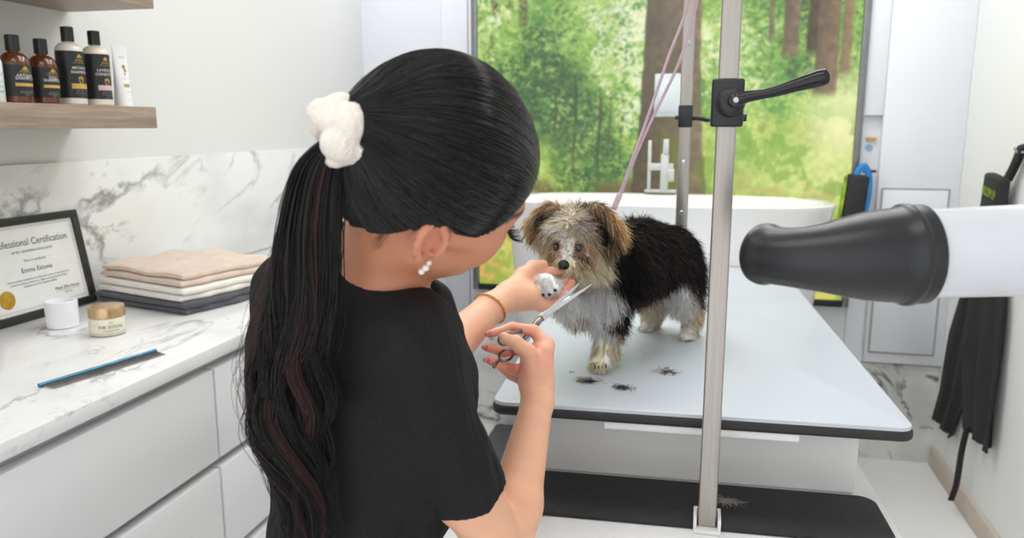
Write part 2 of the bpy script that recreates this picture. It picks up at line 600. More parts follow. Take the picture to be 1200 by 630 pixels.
# ------------------------------------------------------------------ counter and drawers
CX = -1.07
top = tag(mesh('countertop', gbox((XL + .013, -.5, .868), (CX, 3.3, .9), .003), M_marble_c), 'white marble worktop with grey veins along the left wall', 'worktop')
def base_unit(y0, y1, label, cut):
    t = thing('drawer_cabinet', (-1.4, (y0 + y1) / 2, 0), label, 'cabinet', None)
    mesh('carcass', gjoin(gbox((XL + .013, y0, .1), (CX - .045, y1, .866)), gbox((XL + .05, y0, 0), (CX - .07, y1, .1))), M_groove, t)
    for z0, z1 in ((.622, .842), (.375, .597), (.11, .35)):
        ys = [y0 + .0025] + cut + [y1 - .0025]
        for a, b in zip(ys[:-1], ys[1:]):
            mesh('drawer_front', gbox((CX - .04, a + .0015, z0), (CX - .012, b - .0015, z1), .002), M_cab, t)
base_unit(.62, 1.54, 'white handleless drawer cabinet under the worktop, the nearest one in view', [])
base_unit(1.54, 2.3, 'white handleless drawer cabinet half hidden behind the woman in black', [])
# ------------------------------------------------------------------ shelves
SX = -1.46
tag(mesh('wall_shelf', gbox((XL, .5, 1.393), (SX, 1.905, 1.45), .002), M_wood), 'thick grey oak floating shelf holding the shampoo bottles', 'shelf')
tag(mesh('wall_shelf', gbox((XL, .5, 1.712), (SX, 1.93, 1.768), .002), M_wood), 'upper grey oak floating shelf cut off by the top edge of the picture', 'shelf')

# ------------------------------------------------------------------ bottles
M_cap = mat('black_cap', (24, 24, 26), 0.3, noise=(40, (20, 20, 22), 2))
M_amber = mat('amber_plastic', (104, 50, 16), 0.15, noise=(14, (84, 40, 14), 3), coat=0.4)
M_label = mat('black_label', (34, 34, 36), 0.45, noise=(50, (30, 30, 32), 3))
M_gold = mat('gold_ink', (196, 160, 74), 0.4, 0.3, noise=(60, (184, 148, 64), 3))
M_white_ink = mat('white_ink', (222, 222, 220), 0.5, noise=(60, (216, 216, 214), 3))
M_grey_ink = mat('grey_ink', (150, 150, 148), 0.5, noise=(60, (140, 140, 138), 3))
M_tan = mat('tan_band', (206, 166, 92), 0.5, noise=(60, (198, 158, 84), 3))
M_pink = mat('pink_band', (214, 184, 190), 0.5, noise=(60, (206, 176, 182), 3))
M_pearl = mat('pearl_plastic', (224, 220, 212), 0.2, noise=(10, (216, 211, 202), 3), coat=0.3)
M_cream = mat('cream_plastic', (232, 224, 208), 0.2, noise=(10, (226, 217, 200), 3), coat=0.3)
M_tube = mat('white_tube', (240, 240, 242), 0.25, noise=(10, (236, 236, 238), 3))


def wrap(g, cx, cy, z, r, ang):
    """bend flat lettering (x across, y up) around an upright cylinder"""
    v = np.asarray(g[0], float)
    if not len(v):
        return v, g[1]
    a = ang + v[:, 0] / r
    return np.stack([cx + (r + .0006) * np.cos(a), cy + (r + .0006) * np.sin(a), z + v[:, 1]], 1), g[1]


def grect(x0, y0, x1, y1, n=14):
    xs = np.linspace(x0, x1, n)
    V = np.array([(x, y0, 0) for x in xs] + [(x, y1, 0) for x in xs])
    return V, [(i, i + 1, n + i + 1, n + i) for i in range(n - 1)]


def gdisc(x, y, r, n=16):
    return np.array([(x + r * math.cos(2 * PI * i / n), y + r * math.sin(2 * PI * i / n), 0) for i in range(n)]), [tuple(range(n))]


def bottle(cx, cy, h, r, body, band, words, label, shoulder):
    z = 1.4505
    t = thing('shampoo_bottle', (cx, cy, z), label, 'bottle', 'shampoo bottles on the lower shelf')
    hb = h - .036
    prof = [(r - .004, z), (r, z + .004), (r, z + hb - shoulder)]
    for i in range(1, 9):
        a = PI / 2 * i / 8
        prof.append((.011 + (r - .011) * math.cos(a), z + hb - shoulder + shoulder * .92 * math.sin(a)))
    prof += [(.011, z + hb)]
    mesh('body', glathe(prof, 48, (cx, cy, 0)), body, t)
    rc = r * .46
    mesh('cap', glathe([(rc - .001, z + hb), (rc, z + hb + .001), (rc, z + h - .0015), (rc - .0015, z + h), (rc * .6, z + h)], 32, (cx, cy, 0)), M_cap, t)
    ang = R(-6)
    lw = 2 * PI * r * .62
    l0, l1 = .010 + h * .04, hb - shoulder + .002
    lab = mesh('label', wrap(grect(-lw / 2, l0, lw / 2, l1, 40), cx, cy, z, r - .0002, ang), M_label, t)
    H = l1 - l0
    def put(nm, m, *gs):
        mesh(nm, wrap(gjoin(*gs), cx, cy, z, r, ang), m, lab, smooth=0)
    def tx(s, size, x, y):
        return gxf(gtext(s, size), (x, y, 0))
    put('gold_print', M_gold, gdisc(0, l0 + H * .90, .0042), gdisc(-.004, l0 + H * .875, .0025), gdisc(.004, l0 + H * .875, .0025),
        tx('artiana', .0085, 0, l0 + H * .79), tx('PET GROOMING', .0042, 0, l0 + H * .74))
    gs = [tx(words[0], .0098, 0, l0 + H * .615), tx(words[1], .0098, 0, l0 + H * .525)]
    put('white_print', M_white_ink, *gs)
    if shoulder < .03:
        put('paw_emblem', M_gold, gdisc(0, l0 + H * .37, .0065), gdisc(-.005, l0 + H * .43, .0026), gdisc(.001, l0 + H * .45, .0028), gdisc(.006, l0 + H * .42, .0026))
        put('colour_band', band, grect(-.024, l0 + H * .20, .024, l0 + H * .31))
    else:
        put('colour_band', band, grect(-.024, l0 + H * .32, .024, l0 + H * .42))
    put('small_print', M_grey_ink, tx('with natural oils', .0046, 0, l0 + H * .14), tx('for dogs and cats', .0046, 0, l0 + H * .09), tx('250 ml', .0046, 0, l0 + H * .03))
    return t


bottle(-1.555, 1.548, .155, .0325, M_amber, M_tan, ('ARTIANA', 'SHAMPOO'), 'brown amber shampoo bottle with black label, leftmost of the two amber ones', .034)
bottle(-1.560, 1.634, .155, .0325, M_amber, M_tan, ('DOG', 'SHAMPOO'), 'amber shampoo bottle with orange base showing, standing next to the taller grey bottle', .034)
bottle(-1.560, 1.722, .193, .0325, M_pearl, M_tan, ('ARTIANA', 'SHAMPOO'), 'tall pearl grey bottle with black label and tan band', .026)
bottle(-1.560, 1.812, .193, .0325, M_cream, M_pink, ('LAVENDER', 'CONDITION'), 'tall cream bottle with black label and pink band', .026)
# white tube
t = thing('lotion_tube', (-1.56, 1.902, 1.4505), 'slim white tube with small gold print standing at the end of the shelf', 'tube')
tv, tf = [], []
n = 40
lev = np.linspace(0, 1, 12)
for u in lev:
    zz = 1.4505 + .165 * u
    rx = .024 + .004 * u
    ry = .024 * (1 - u) + .0015 * u
    for i in range(n):
        a = 2 * PI * i / n
        # the flat crimp runs along the shelf (y)
        tv.append((-1.56 + ry * math.cos(a), 1.902 + rx * math.sin(a), zz))
for j in range(len(lev) - 1):
    for i in range(n):
        tf.append((j * n + i, j * n + (i + 1) % n, (j + 1) * n + (i + 1) % n, (j + 1) * n + i))
tf.append(tuple(range(n))[::-1]); tf.append(tuple((len(lev) - 1) * n + i for i in range(n)))
mesh('tube_body', (np.array(tv), tf), M_tube, t)
def tubeprint(g, u):
    v = np.asarray(g[0], float)
    zz = v[:, 1]
    uu = zz / .165
    ry = .024 * (1 - uu) + .0015 * uu
    rx = .024 + .004 * uu
    s = np.clip(v[:, 0] / rx, -.95, .95)
    return np.stack([-1.56 + ry * np.sqrt(1 - s * s) + .0012, 1.902 + v[:, 0], 1.4505 + zz], 1), g[1]
mesh('gold_emblem', tubeprint(gjoin(gdisc(0, .108, .006), gdisc(.003, .098, .005), gdisc(-.001, .088, .003)), 0), M_gold, t, smooth=0)
mesh('gold_band', tubeprint(grect(-.011, .054, .011, .062), 0), M_gold, t, smooth=0)
mesh('gold_lettering', tubeprint(gxf(gtext('artiana', .007), (0, .132, 0)), 0), M_gold, t, smooth=0)
for s_, z_ in (('hand cream', .075), ('soothing', .040), ('75 ml', .018)):
    mesh('grey_print', tubeprint(gxf(gtext(s_, .0045), (0, z_, 0)), 0), M_grey_ink, t, smooth=0)
# white and mint pump bottle at the very edge of the picture
M_mint = mat('mint_print', (150, 205, 180), 0.5, noise=(50, (140, 196, 170), 3))
t = thing('shampoo_bottle', (-1.56, 1.478, 1.4505), 'white bottle with mint green print cut by the left edge of the picture', 'bottle', 'shampoo bottles on the lower shelf')
z = 1.4505
mesh('body', glathe([(.028, z), (.030, z + .003), (.030, z + .085)] + [(.012 + .018 * math.cos(PI / 2 * i / 6), z + .085 + .022 * math.sin(PI / 2 * i / 6)) for i in range(1, 7)], 40, (-1.56, 1.478, 0)), M_tube, t)
mesh('cap', glathe([(.012, z + .107), (.0125, z + .108), (.0125, z + .128), (.011, z + .13)], 28, (-1.56, 1.478, 0)), mat('tan_cap', (196, 172, 140), .5, noise=(30, (186, 162, 130), 3)), t)
mesh('mint_print', wrap(gjoin(grect(-.03, .022, .03, .027), gxf(gtext('CALMING', .011), (0, .060, 0)), gxf(gtext('aloe & mint', .008), (0, .045, 0)), gxf(gtext('SHAMPOO', .008), (0, .033, 0))), -1.56, 1.478, z, .030, R(20)), M_mint, t, smooth=0)

# ------------------------------------------------------------------ certificate
M_blackframe = mat('black_frame', (40, 41, 40), 0.4, noise=(30, (34, 35, 34), 3))
M_paper = mat('paper', (236, 236, 234), 0.55, noise=(20, (232, 232, 230), 3))
M_seal = mat('gold_seal', (206, 164, 62), 0.4, 0.35, noise=(60, (186, 144, 46), 3))
M_ink = mat('ink', (72, 72, 74), 0.6, noise=(60, (64, 64, 66), 3))
M_rule = mat('gold_rule', (196, 180, 146), 0.5, noise=(60, (188, 172, 138), 3))
cert = thing('certificate_frame', (-1.69, 1.695, .9), 'black framed certificate with gold seal leaning on the marble backsplash', 'framed certificate')
CW, CH = .345, .268
def certp(g, off=0.0):
    """x across, y up, z out of the picture; leans back on the wall"""
    v = np.asarray(g[0], float)
    lean = R(9.5)
    x = -1.688 - v[:, 1] * math.sin(lean) + (v[:, 2] + off) * math.cos(lean)
    zz = .9005 + v[:, 1] * math.cos(lean) + (v[:, 2] + off) * math.sin(lean)
    # seen from the room the picture's right is +y
    return np.stack([x, 1.695 + v[:, 0] * 1.0, zz], 1), [q for q in g[1]]
fw_ = .021
for nm, a, b in (('frame_rail', (-CW / 2, 0, 0), (CW / 2, fw_, .014)), ('frame_rail', (-CW / 2, CH - fw_, 0), (CW / 2, CH, .014)),
                 ('frame_stile', (-CW / 2, fw_, 0), (-CW / 2 + fw_, CH - fw_, .014)), ('frame_stile', (CW / 2 - fw_, fw_, 0), (CW / 2, CH - fw_, .014))):
    mesh(nm, certp(gbox(a, b, .0015)), M_blackframe, cert)
pap = mesh('paper', certp(gbox((-CW / 2 + fw_, fw_, .002), (CW / 2 - fw_, CH - fw_, .006))), M_paper, cert)
def cput(nm, m, *gs):
    mesh(nm, certp(gjoin(*gs), .0066), m, pap, smooth=0)
def ct(s, size, x, y, al='CENTER', sx=1.0):
    return gxf(gtext(s, size, al), (x, y, 0), (0, 0, 0), (sx, 1, 1))
bw, bh = CW / 2 - fw_ - .008, CH - fw_ - .008
cput('gold_border', M_rule, grect(-bw, bh, bw, bh + .0012), grect(-bw, fw_ + .008, bw, fw_ + .0092), grect(-bw, fw_ + .008, -bw + .0012, bh), grect(bw - .0012, fw_ + .008, bw, bh))
cput('lettering', M_ink, ct('Professional Certification', .0262, 0, .192, sx=.92), ct('OF PET GROOMING EXCELLENCE', .0088, 0, .174), ct('This is to certify that', .0085, 0, .150),
     ct('Emma Estovia', .0180, 0, .122), ct('has successfully completed the professional course of instruction and', .0072, 0, .102),
     ct('practical training in animal care, hygiene and styling, with all the', .0072, 0, .0935), ct('requirements of the academy fulfilled', .0072, 0, .085),
     ct('Mark Ellis Honor', .0125, .085, .058), ct('Director', .0072, .085, .046), grect(.045, .0545, .125, .0551))
sl = []
for i in range(48):
    a = 2 * PI * i / 48
    rr = .0225 + (.0012 if i % 2 else 0)
    sl.append((-.112 + rr * math.cos(a), .063 + rr * math.sin(a)))
mesh('gold_seal', certp(gjoin(gprism(sl, .006, .0075), gxf(glathe([(.019, 0), (.019, .001), (.017, .001), (.017, .0004)], 40), (-.112, .063, .0072)))), M_seal, pap)
mesh('back_stand', certp(gbox((-.03, .02, -.004), (.03, CH - .04, 0), .001)), M_blackframe, cert)

# ------------------------------------------------------------------ towels
M_t1 = mat('charcoal_towel', (84, 84, 92), 0.95, bump=(900, 0.6), noise=(25, (72, 72, 80), 4), sheen=.3)
M_t2 = mat('ivory_towel', (240, 236, 228), 0.95, bump=(900, 0.6), noise=(25, (232, 228, 219), 4), sheen=.2)
M_t3 = mat('beige_towel', (228, 207, 192), 0.95, bump=(900, 0.6), noise=(25, (218, 195, 180), 4), sheen=.2)
def towel(name, m, label, corner, ang, w_, d_, z, h, layers, seed, hump=0.0):
    """folded towel: stacked folds whose rounded edges show on the near side"""
    r = np.random.default_rng(seed)
    parts = []
    lh = h / layers
    for k in range(layers):
        nx, ny = 40, 30
        n_ed = 10
        sx, sy = r.uniform(-.006, .006), r.uniform(-.006, .006)
        # cross-section closed loop along d, swept over w
        U = np.linspace(0, 1, nx)
        P = []
        for u in U:
            ring = []
            wob = .0035 * math.sin(9 * u + seed + k) + .002 * math.sin(23 * u + 2 * k)
            e = min(u, 1 - u) * w_
            th = lh * (1 if e > .012 else .55 + .45 * math.sqrt(max(0, 1 - (1 - e / .012) ** 2)))
            z0 = z + k * lh + (lh - th) / 2
            for i in range(n_ed):
                a = PI / 2 + PI * i / (n_ed - 1)
                ring.append((lh / 2 + lh / 2 * math.cos(a) * 1.0 + wob, z0 + th / 2 - th / 2 * math.sin(a) * -1.0))
            for i in range(n_ed):
                a = -PI / 2 + PI * i / (n_ed - 1)
                ring.append((d_ - lh / 2 + lh / 2 * math.cos(a) + wob * .5, z0 + th / 2 + th / 2 * math.sin(a)))
            P.append([(u * w_ + sx, yy + sy, zz) for yy, zz in ring])
        n2 = 2 * n_ed
        # densify the top for the hump
        V, Fc = [], []
        for row in P:
            top = []
            a, b = row[0], row[-1]
            low = []
            a2, b2 = row[n_ed - 1], row[n_ed]
            for s in np.linspace(0, 1, 16)[1:-1]:
                low.append(tuple(a2[q] + (b2[q] - a2[q]) * s for q in range(3)))
                top.append(tuple(b[q] + (a[q] - b[q]) * s for q in range(3)))
            V += list(row[:n_ed]) + low + list(row[n_ed:]) + top
        n3 = n2 + 28
        V = np.array(V)
        if hump:
            f = np.clip((V[:, 2] - z) / h, 0, 1)
            V[:, 2] += f * (hump * np.exp(-((V[:, 0] / w_ - .62) / .28) ** 2 - ((V[:, 1] / d_ - .6) / .33) ** 2) + .004 * np.sin(V[:, 0] * 40 + 1.5) * np.sin(V[:, 1] * 31))
        for j in range(nx - 1):
            for i in range(n3):
                q = (i + 1) % n3
                Fc.append((j * n3 + i, j * n3 + q, (j + 1) * n3 + q, (j + 1) * n3 + i))
        Fc.append(tuple(range(n3))[::-1]); Fc.append(tuple((nx - 1) * n3 + i for i in range(n3)))
        parts.append((V, Fc))
    g = gxf(gjoin(*parts), (corner[0], corner[1], 0), (0, 0, ang))
    # one folded length of cloth: the spine joining the layers at the back
    tag(mesh(name, g, m, smooth=60), label, 'towel', 'folded towels on the worktop')
# local x runs away from the camera along the counter, y towards the wall
towel('folded_towel', M_t1, 'charcoal grey folded towel at the bottom of the stack', (-1.305, 1.770), 76, .36, .375, .9006, .034, 2, 1)
towel('folded_towel', M_t2, 'ivory white folded towel in the middle of the stack', (-1.325, 1.770), 74, .37, .370, .9355, .035, 2, 2)
towel('folded_towel', M_t3, 'beige folded towel on top of the stack', (-1.335, 1.790), 73, .33, .36, .9715, .036, 2, 3, .020)

# ------------------------------------------------------------------ jars and comb
M_white_pl = mat('white_plastic', (244, 244, 248), 0.35, noise=(12, (240, 240, 244), 2))
M_lid = mat('gold_lid', (214, 184, 142), 0.28, 0.75, noise=(18, (204, 172, 128), 3))
M_jar = mat('cream_glass', (234, 230, 208), 0.12, noise=(8, (228, 224, 200), 2), coat=.6)
M_jarbase = mat('thick_glass', (206, 206, 190), 0.08, noise=(8, (196, 196, 180), 2), coat=.8)
jx, jy = -1.552, 1.605
tag(mesh('white_tub', glathe([(.034, .9005), (.036, .902), (.0372, .918), (.0375, .96), (.0375, .9655), (.0362, .967), (.0335, .967), (.033, .9655), (.0325, .945), (.0, .944)], 56, (jx, jy, 0)), M_white_pl),
    'plain round white pot beside the gold-lidded cream jar', 'pot')
jx, jy = -1.39, 1.572
t = thing('cream_jar', (jx, jy, .9), 'round cream jar with brushed gold lid on the worktop', 'jar')
mesh('glass_base', glathe([(.037, .9005), (.041, .903), (.0415, .909), (.0415, .911)], 56, (jx, jy, 0)), M_jarbase, t)
body = mesh('jar_body', glathe([(.0415, .911), (.042, .914), (.042, .941), (.040, .944), (.038, .9445)], 56, (jx, jy, 0)), M_jar, t)
mesh('lid', glathe([(.0405, .9445), (.0412, .945), (.0412, .968), (.0400, .9705), (.037, .9712), (.0, .9715)], 56, (jx, jy, 0)), M_lid, t)
M_jink = mat('brown_ink', (120, 108, 84), .6, noise=(60, (112, 100, 76), 3))
mesh('lettering', wrap(gjoin(gxf(gtext('INK SOCIAL', .0105), (0, .0215, 0)), gxf(gtext('nourishing paw balm', .0045), (0, .0145, 0)), gxf(gtext('skin', .005), (0, .0335, 0))), jx, jy, .9, .0421, R(-38)), M_jink, body, smooth=0)
# steel comb with blue spine
M_blue = mat('blue_anodised', (74, 132, 158), 0.35, 0.6, noise=(40, (52, 116, 148), 3))
M_steel = mat('steel', (188, 188, 190), 0.22, 1.0, noise=(50, (176, 176, 178), 3))
comb = thing('steel_comb', (-1.2, 1.33, .9), 'long steel grooming comb with blue spine lying on the worktop', 'comb')
a0, a1 = np.array((-1.228, 1.196, .9045)), np.array((-1.168, 1.458, .9045))
mesh('spine', gtube(np.linspace(a0, a1, 8), .0042, 12), M_blue, comb)
dv = (a1 - a0) / np.linalg.norm(a1 - a0)
pv = np.array((dv[1], -dv[0], 0))
teeth = []
for k in range(84):
    p = a0 + dv * (.006 + k * (.257 / 83))
    teeth.append(gtube([p, p + pv * .02 - np.array((0, 0, .0012)), p + pv * .038 - np.array((0, 0, .0030))], [.0010, .0009, .0005], 5))
o = mesh('teeth', gjoin(*teeth), M_steel, comb)
o['kind'] = 'stuff'

# ------------------------------------------------------------------ grooming table
M_top = mat('blue_grey_laminate', (200, 206, 214), 0.35, noise=(3, (195, 202, 210), 3), bump=(700, .08))
M_rub = mat('black_rubber_edge', (44, 44, 46), 0.55, noise=(200, (36, 36, 38), 3), bump=(400, .3))
M_rim = mat('white_rim', (238, 238, 238), 0.3, noise=(20, (232, 232, 232), 2))
tx0, tx1, ty0, ty1 = -.355, .372, 1.345, 2.86
tab = thing('grooming_table', (0, 1.35, 0), 'long grooming table with pale blue-grey top and black edge under the dog', 'table')
mesh('tabletop', gprism(rrect(tx0, ty0, tx1, ty1, .025), .888, .9, .0015), M_top, tab)
mesh('edge_band', gprism(rrect(tx0 - .003, ty0 - .004, tx1 + .003, ty1 + .003, .027), .875, .8935, .006, 3), M_rub, tab)
mesh('drawer_lip', gbox((-.148, ty0 + .001, .861), (.188, ty0 + .06, .8745), .002), M_rim, tab)
M_panel = mat('white_panel', (236, 236, 233), 0.4, noise=(2, (232, 232, 229), 2))
mesh('front_panel', gbox((-.30, 1.44, .73), (.31, 2.75, .8748), .004), M_panel, tab)
LZ = .73
mesh('base_cabinet', gprism(rrect(-.31, 1.12, .352, 2.75, .03), .0, LZ - .0005, .006, 3), M_rim, tab)
tab.rotation_euler = (0, 0, R(2.8))
M_mat = mat('black_grip_mat', (38, 38, 40), 0.7, noise=(60, (30, 30, 32), 4), bump=(500, .5))
ledge_mat = tag(mesh('grip_mat', gxf(gprism(rrect(-.285, -.095, .337, .075, .03, 8), LZ, LZ + .006, .002), (0, 1.35, 0), (0, 0, 2.8)), M_mat), 'long black anti-slip mat on the white ledge below the table edge', 'mat')
tag(mesh('floor_mat', gprism(rrect(-.885, 2.45, -.33, 3.40, .02), 0.0, .012, .003), mat('dark_grey_mat', (98, 100, 104), .8, noise=(40, (88, 90, 94), 4), bump=(300, .4))), 'dark grey mat lying on the floor left of the grooming table', 'mat')

# ------------------------------------------------------------------ grooming arm: two posts and the bar above
M_post = mat('brushed_steel', (172, 167, 160), 0.30, 0.95, noise=(60, (164, 159, 152), 4, (6, 6, .12)), aniso=.3)
M_blk = mat('black_nylon', (32, 34, 38), 0.35, noise=(90, (28, 30, 33), 3), bump=(500, .1))
M_blkgloss = mat('black_gloss', (20, 20, 22), 0.12, noise=(30, (17, 17, 19), 2))
pxn, pyn = .0375, 1.272
hw = .0150
def sqtube(cx, cy, z0, z1, h):
    return gprism(rrect(cx - h, cy - h, cx + h, cy + h, h * .18, 3), z0, z1, .0)
post = thing('grooming_post', (pxn, pyn, LZ), 'thick square steel post with black lever clamp in front of the table', 'grooming arm')
mesh('tube', sqtube(pxn, pyn, LZ + .0065, 1.83, hw), M_post, post)
mesh('socket', gjoin(gbox((pxn - .0225, pyn - .024, LZ), (pxn - .017, pyn + .02, LZ + .024), .001), gbox((pxn + .017, pyn - .024, LZ), (pxn + .0225, pyn + .02, LZ + .024), .001),
                     gbox((pxn - .0225, pyn + .0168, LZ), (pxn + .0225, pyn + .021, LZ + .024), .001), gbox((pxn - .0225, pyn - .03, LZ), (pxn + .0225, pyn + .021, LZ + .006), .001)), M_rim, post)
zc = 1.434
cl = mesh('clamp_collar', gjoin(gbox((pxn - .024, pyn - .026, zc - .036), (pxn + .024, pyn + .024, zc + .036), .004, 3), gxf(glathe([(.020, 0), (.0215, .003), (.0215, .008), (.018, .012), (.014, .013)], 40), (0, 0, 0), (90, 0, 0)) if False else
     glathe([(.0215, 0), (.022, .003), (.021, .009), (.017, .0125), (.012, .0135)], 40, (pxn + .004, pyn - .024, zc), (0, -1, 0))), M_blk, post)
mesh('clamp_bolt', glathe([(.0045, 0), (.0045, .012), (.0036, .013)], 24, (pxn + .009, pyn - .046, zc + .003), (0.12, -1, 0)), M_steel, cl)
hub = glathe([(.009, 0), (.0095, .002), (.0095, .02), (.0085, .022), (.0055, .0225)], 32, (pxn + .008, pyn - .033, zc + .002), (0.12, -1, 0))
lp = spline([(pxn + .008, pyn - .046, zc + .002), (pxn + .030, pyn - .050, zc + .0085), (pxn + .060, pyn - .053, zc + .0135), (pxn + .095, pyn - .056, zc + .024), (pxn + .122, pyn - .057, zc + .032), (pxn + .139, pyn - .057, zc + .0365)], 30)
lr = np.interp(np.linspace(0, 1, 30), [0, .12, .35, .55, .8, .93, .98, 1], [.0105, .0092, .0072, .0092, .0125, .0112, .0075, .0015])
mesh('lever', gjoin(hub, gtube(lp, lr, 16, flat=.8)), M_blkgloss, cl)
mesh('side_screw', gtube([(pxn + .024, pyn, zc - .022), (pxn + .030, pyn, zc - .022)], .006, 14), M_blkgloss, cl)
# rear pole
rx, ry = -.043, 2.25
rear = thing('grooming_pole', (rx, ry, .9), 'thin steel pole with small black clamp standing on the table behind the dog', 'grooming arm')
mesh('tube', sqtube(rx, ry, .906, 1.83, .0165), M_post, rear)
mesh('foot_plate', gbox((rx - .03, ry - .03, .9), (rx + .03, ry + .03, .907), .002), M_blk, rear)
c2 = mesh('clamp_collar', gbox((rx - .0195, ry - .0205, 1.395), (rx + .0195, ry + .0195, 1.455), .003), M_blk, rear)
mesh('side_screw', gtube([(rx - .019, ry, 1.422), (rx - .028, ry, 1.422)], .006, 12), M_blkgloss, c2)
mesh('lever', gjoin(gtube(spline([(rx + .018, ry - .012, 1.42), (rx + .04, ry - .03, 1.418), (rx + .066, ry - .05, 1.414)], 10), [.007, .006, .0055, .0055, .0055, .006, .0065, .007, .0065, .004], 12)), M_blkgloss, c2)
for zz in (1.30, 1.16, 1.62):
    mesh('bolt_head', glathe([(.006, 0), (.0062, .002), (.004, .004)], 16, (rx, ry - .0165, zz), (0, -1, 0)), M_steel, rear)
bar = tag(mesh('overhead_bar', gxf(gbox((-.0165, 0, -.014), (.0165, 1.07, .014), .003), (.0315, 1.235, 1.845), (0, 0, 4.2)), M_post), 'steel bar across the tops of the two posts, above the picture', 'grooming arm')
# ------------------------------------------------------------------ tub
M_tub = mat('white_acrylic', (238, 238, 236), 0.18, noise=(2, (234, 234, 232), 2), coat=.4)
def tub():
    n = 96
    cx, cy = -.135, 3.11
    rows = [(.50, .20, .10), (.515, .21, .13), (.545, .225, .40), (.575, .24, .70), (.607, .25, 1.0), (.628, .258, 1.095), (.633, .262, 1.108), (.632, .262, 1.113), (.624, .256, 1.117), (.60, .236, 1.113), (.585, .224, 1.08), (.54, .19, .80), (.40, .12, .78)]
    V, Fc = [], []
    for a_, b_, z in rows:
        for i in range(n):
            t = 2 * PI * i / n
            ex = 2 / 2.6
            c, s = math.cos(t), math.sin(t)
            V.append((cx + a_ * abs(c) ** ex * (1 if c >= 0 else -1), cy + b_ * abs(s) ** ex * (1 if s >= 0 else -1), z))
    for j in range(len(rows) - 1):
        for i in range(n):
            k = (i + 1) % n
            Fc.append((j * n + i, j * n + k, (j + 1) * n + k, (j + 1) * n + i))
    Fc.append(tuple(range(n))[::-1]); Fc.append(tuple((len(rows) - 1) * n + i for i in range(n)))
    return np.array(V), Fc
tb = thing('grooming_tub', (-.135, 3.11, 0), 'white freestanding bath with curved rim in front of the forest mural', 'bath')
mesh('tub_shell', tub(), M_tub, tb)
mesh('plinth', gprism(rrect(-.58, 2.95, .32, 3.27, .05), .0125, .1005, .004), M_tub, tb)
mesh('overflow_slot', gbox((-.235, 2.8515, 1.06), (-.165, 2.862, 1.068), .002), mat('slot_grey', (190, 190, 190), .4, noise=(20, (184, 184, 184), 2)), tb)
# tap hardware and a pale plate of unknown use
M_satin = mat('satin_white_metal', (206, 208, 206), 0.35, 0.2, noise=(20, (198, 200, 198), 2))
tap = thing('bath_mixer', (-.16, 3.352, 1.1225), 'pale upright bath mixer bracket standing at the tub rim in front of the mural trunk', 'tap')
yy = 3.352
mesh('riser', gbox((-.212, yy - .008, 1.13), (-.197, yy + .008, 1.34), .003), M_satin, tap)
mesh('valve_post', gbox((-.158, yy - .014, 1.13), (-.125, yy + .014, 1.285), .004), M_satin, tap)
mesh('cross_bar', gbox((-.212, yy - .010, 1.215), (-.105, yy + .010, 1.245), .003), M_satin, tap)
mesh('spout_head', gbox((-.150, yy - .018, 1.282), (-.126, yy + .012, 1.345), .004), M_satin, tap)
mesh('side_valve', gbox((-.128, yy - .02, 1.17), (-.100, yy + .01, 1.222), .004), M_satin, tap)
mesh('mounting_plate', gbox((-.222, yy - .012, 1.1225), (-.09, yy + .024, 1.135), .003), M_satin, tap)
card = thing('pale_panel', (-.12, YB - .05, 1.43), 'pale grey panel on the mural trunk behind the thin pole', 'panel')
mesh('plate', gbox((-.196, YB - .048, 1.435), (-.056, YB - .0225, 1.612), .006), mat('pale_grey_plate', (196, 206, 208), .3, noise=(12, (186, 197, 200), 2)), card)
mesh('inner_plate', gbox((-.18, YB - .0495, 1.455), (-.072, YB - .047, 1.595), .002), mat('pale_inset', (206, 214, 216), .15, noise=(9, (198, 208, 210), 2)), card)

# ------------------------------------------------------------------ bag with the blue strap
M_bag = mat('black_bag', (40, 40, 42), 0.7, noise=(60, (32, 32, 34), 3), bump=(300, .2))
M_lime = mat('lime_print', (160, 200, 50), 0.6, noise=(30, (90, 120, 40), 3))
M_cyan = mat('blue_strap', (36, 132, 200), 0.5, noise=(40, (28, 118, 186), 3))
bag = thing('leash_bag', (.60, 3.37, .78), 'black bag with lime side and blue strap hanging at the right edge of the mural', 'bag')
mesh('pouch', gxf(gbox((-.042, -.03, 0), (.042, .025, .34), .012, 3), (.588, 3.355, .87), (0, 5, 0)), M_bag, bag)
mesh('lime_side', gxf(gbox((-.048, -.026, .02), (-.040, .02, .33), .003), (.586, 3.353, .87), (0, 5, 0)), M_lime, bag)
mesh('strap', gtube(spline([(.640, 3.345, 1.02), (.655, 3.335, 1.12), (.652, 3.333, 1.20), (.632, 3.335, 1.245), (.612, 3.338, 1.225), (.605, 3.338, 1.19)], 40), .012, 10, flat=.35), M_cyan, bag)
hook = thing('wall_hook', (.64, 3.40, 1.225), 'small black wall hook carrying the bag with the blue strap', 'hook')
mesh('peg', gtube([(.628, 3.338, 1.222), (.66, 3.338, 1.222), (.678, 3.345, 1.223)], .0045, 10), M_blkgloss, hook)
mesh('back_plate', gtube([(.672, 3.34, 1.223), (.672, 3.417, 1.223)], .0055, 10), M_blkgloss, hook)
st = thing('wall_sticker', (.66, 3.417, 1.32), 'small gold and blue sticker on the niche wall above the blue strap', 'sticker')
mesh('gold_mark', gbox((.648, 3.4155, 1.342), (.684, 3.4295, 1.354), .001), M_tan, st)
mesh('blue_mark', gjoin(glathe([(.014, 0), (.014, .003), (.009, .003)], 24, (.662, 3.4295, 1.312), (0, -1, 0))), mat('pale_blue_ink', (150, 186, 224), .5, noise=(40, (140, 176, 216), 3)), st)

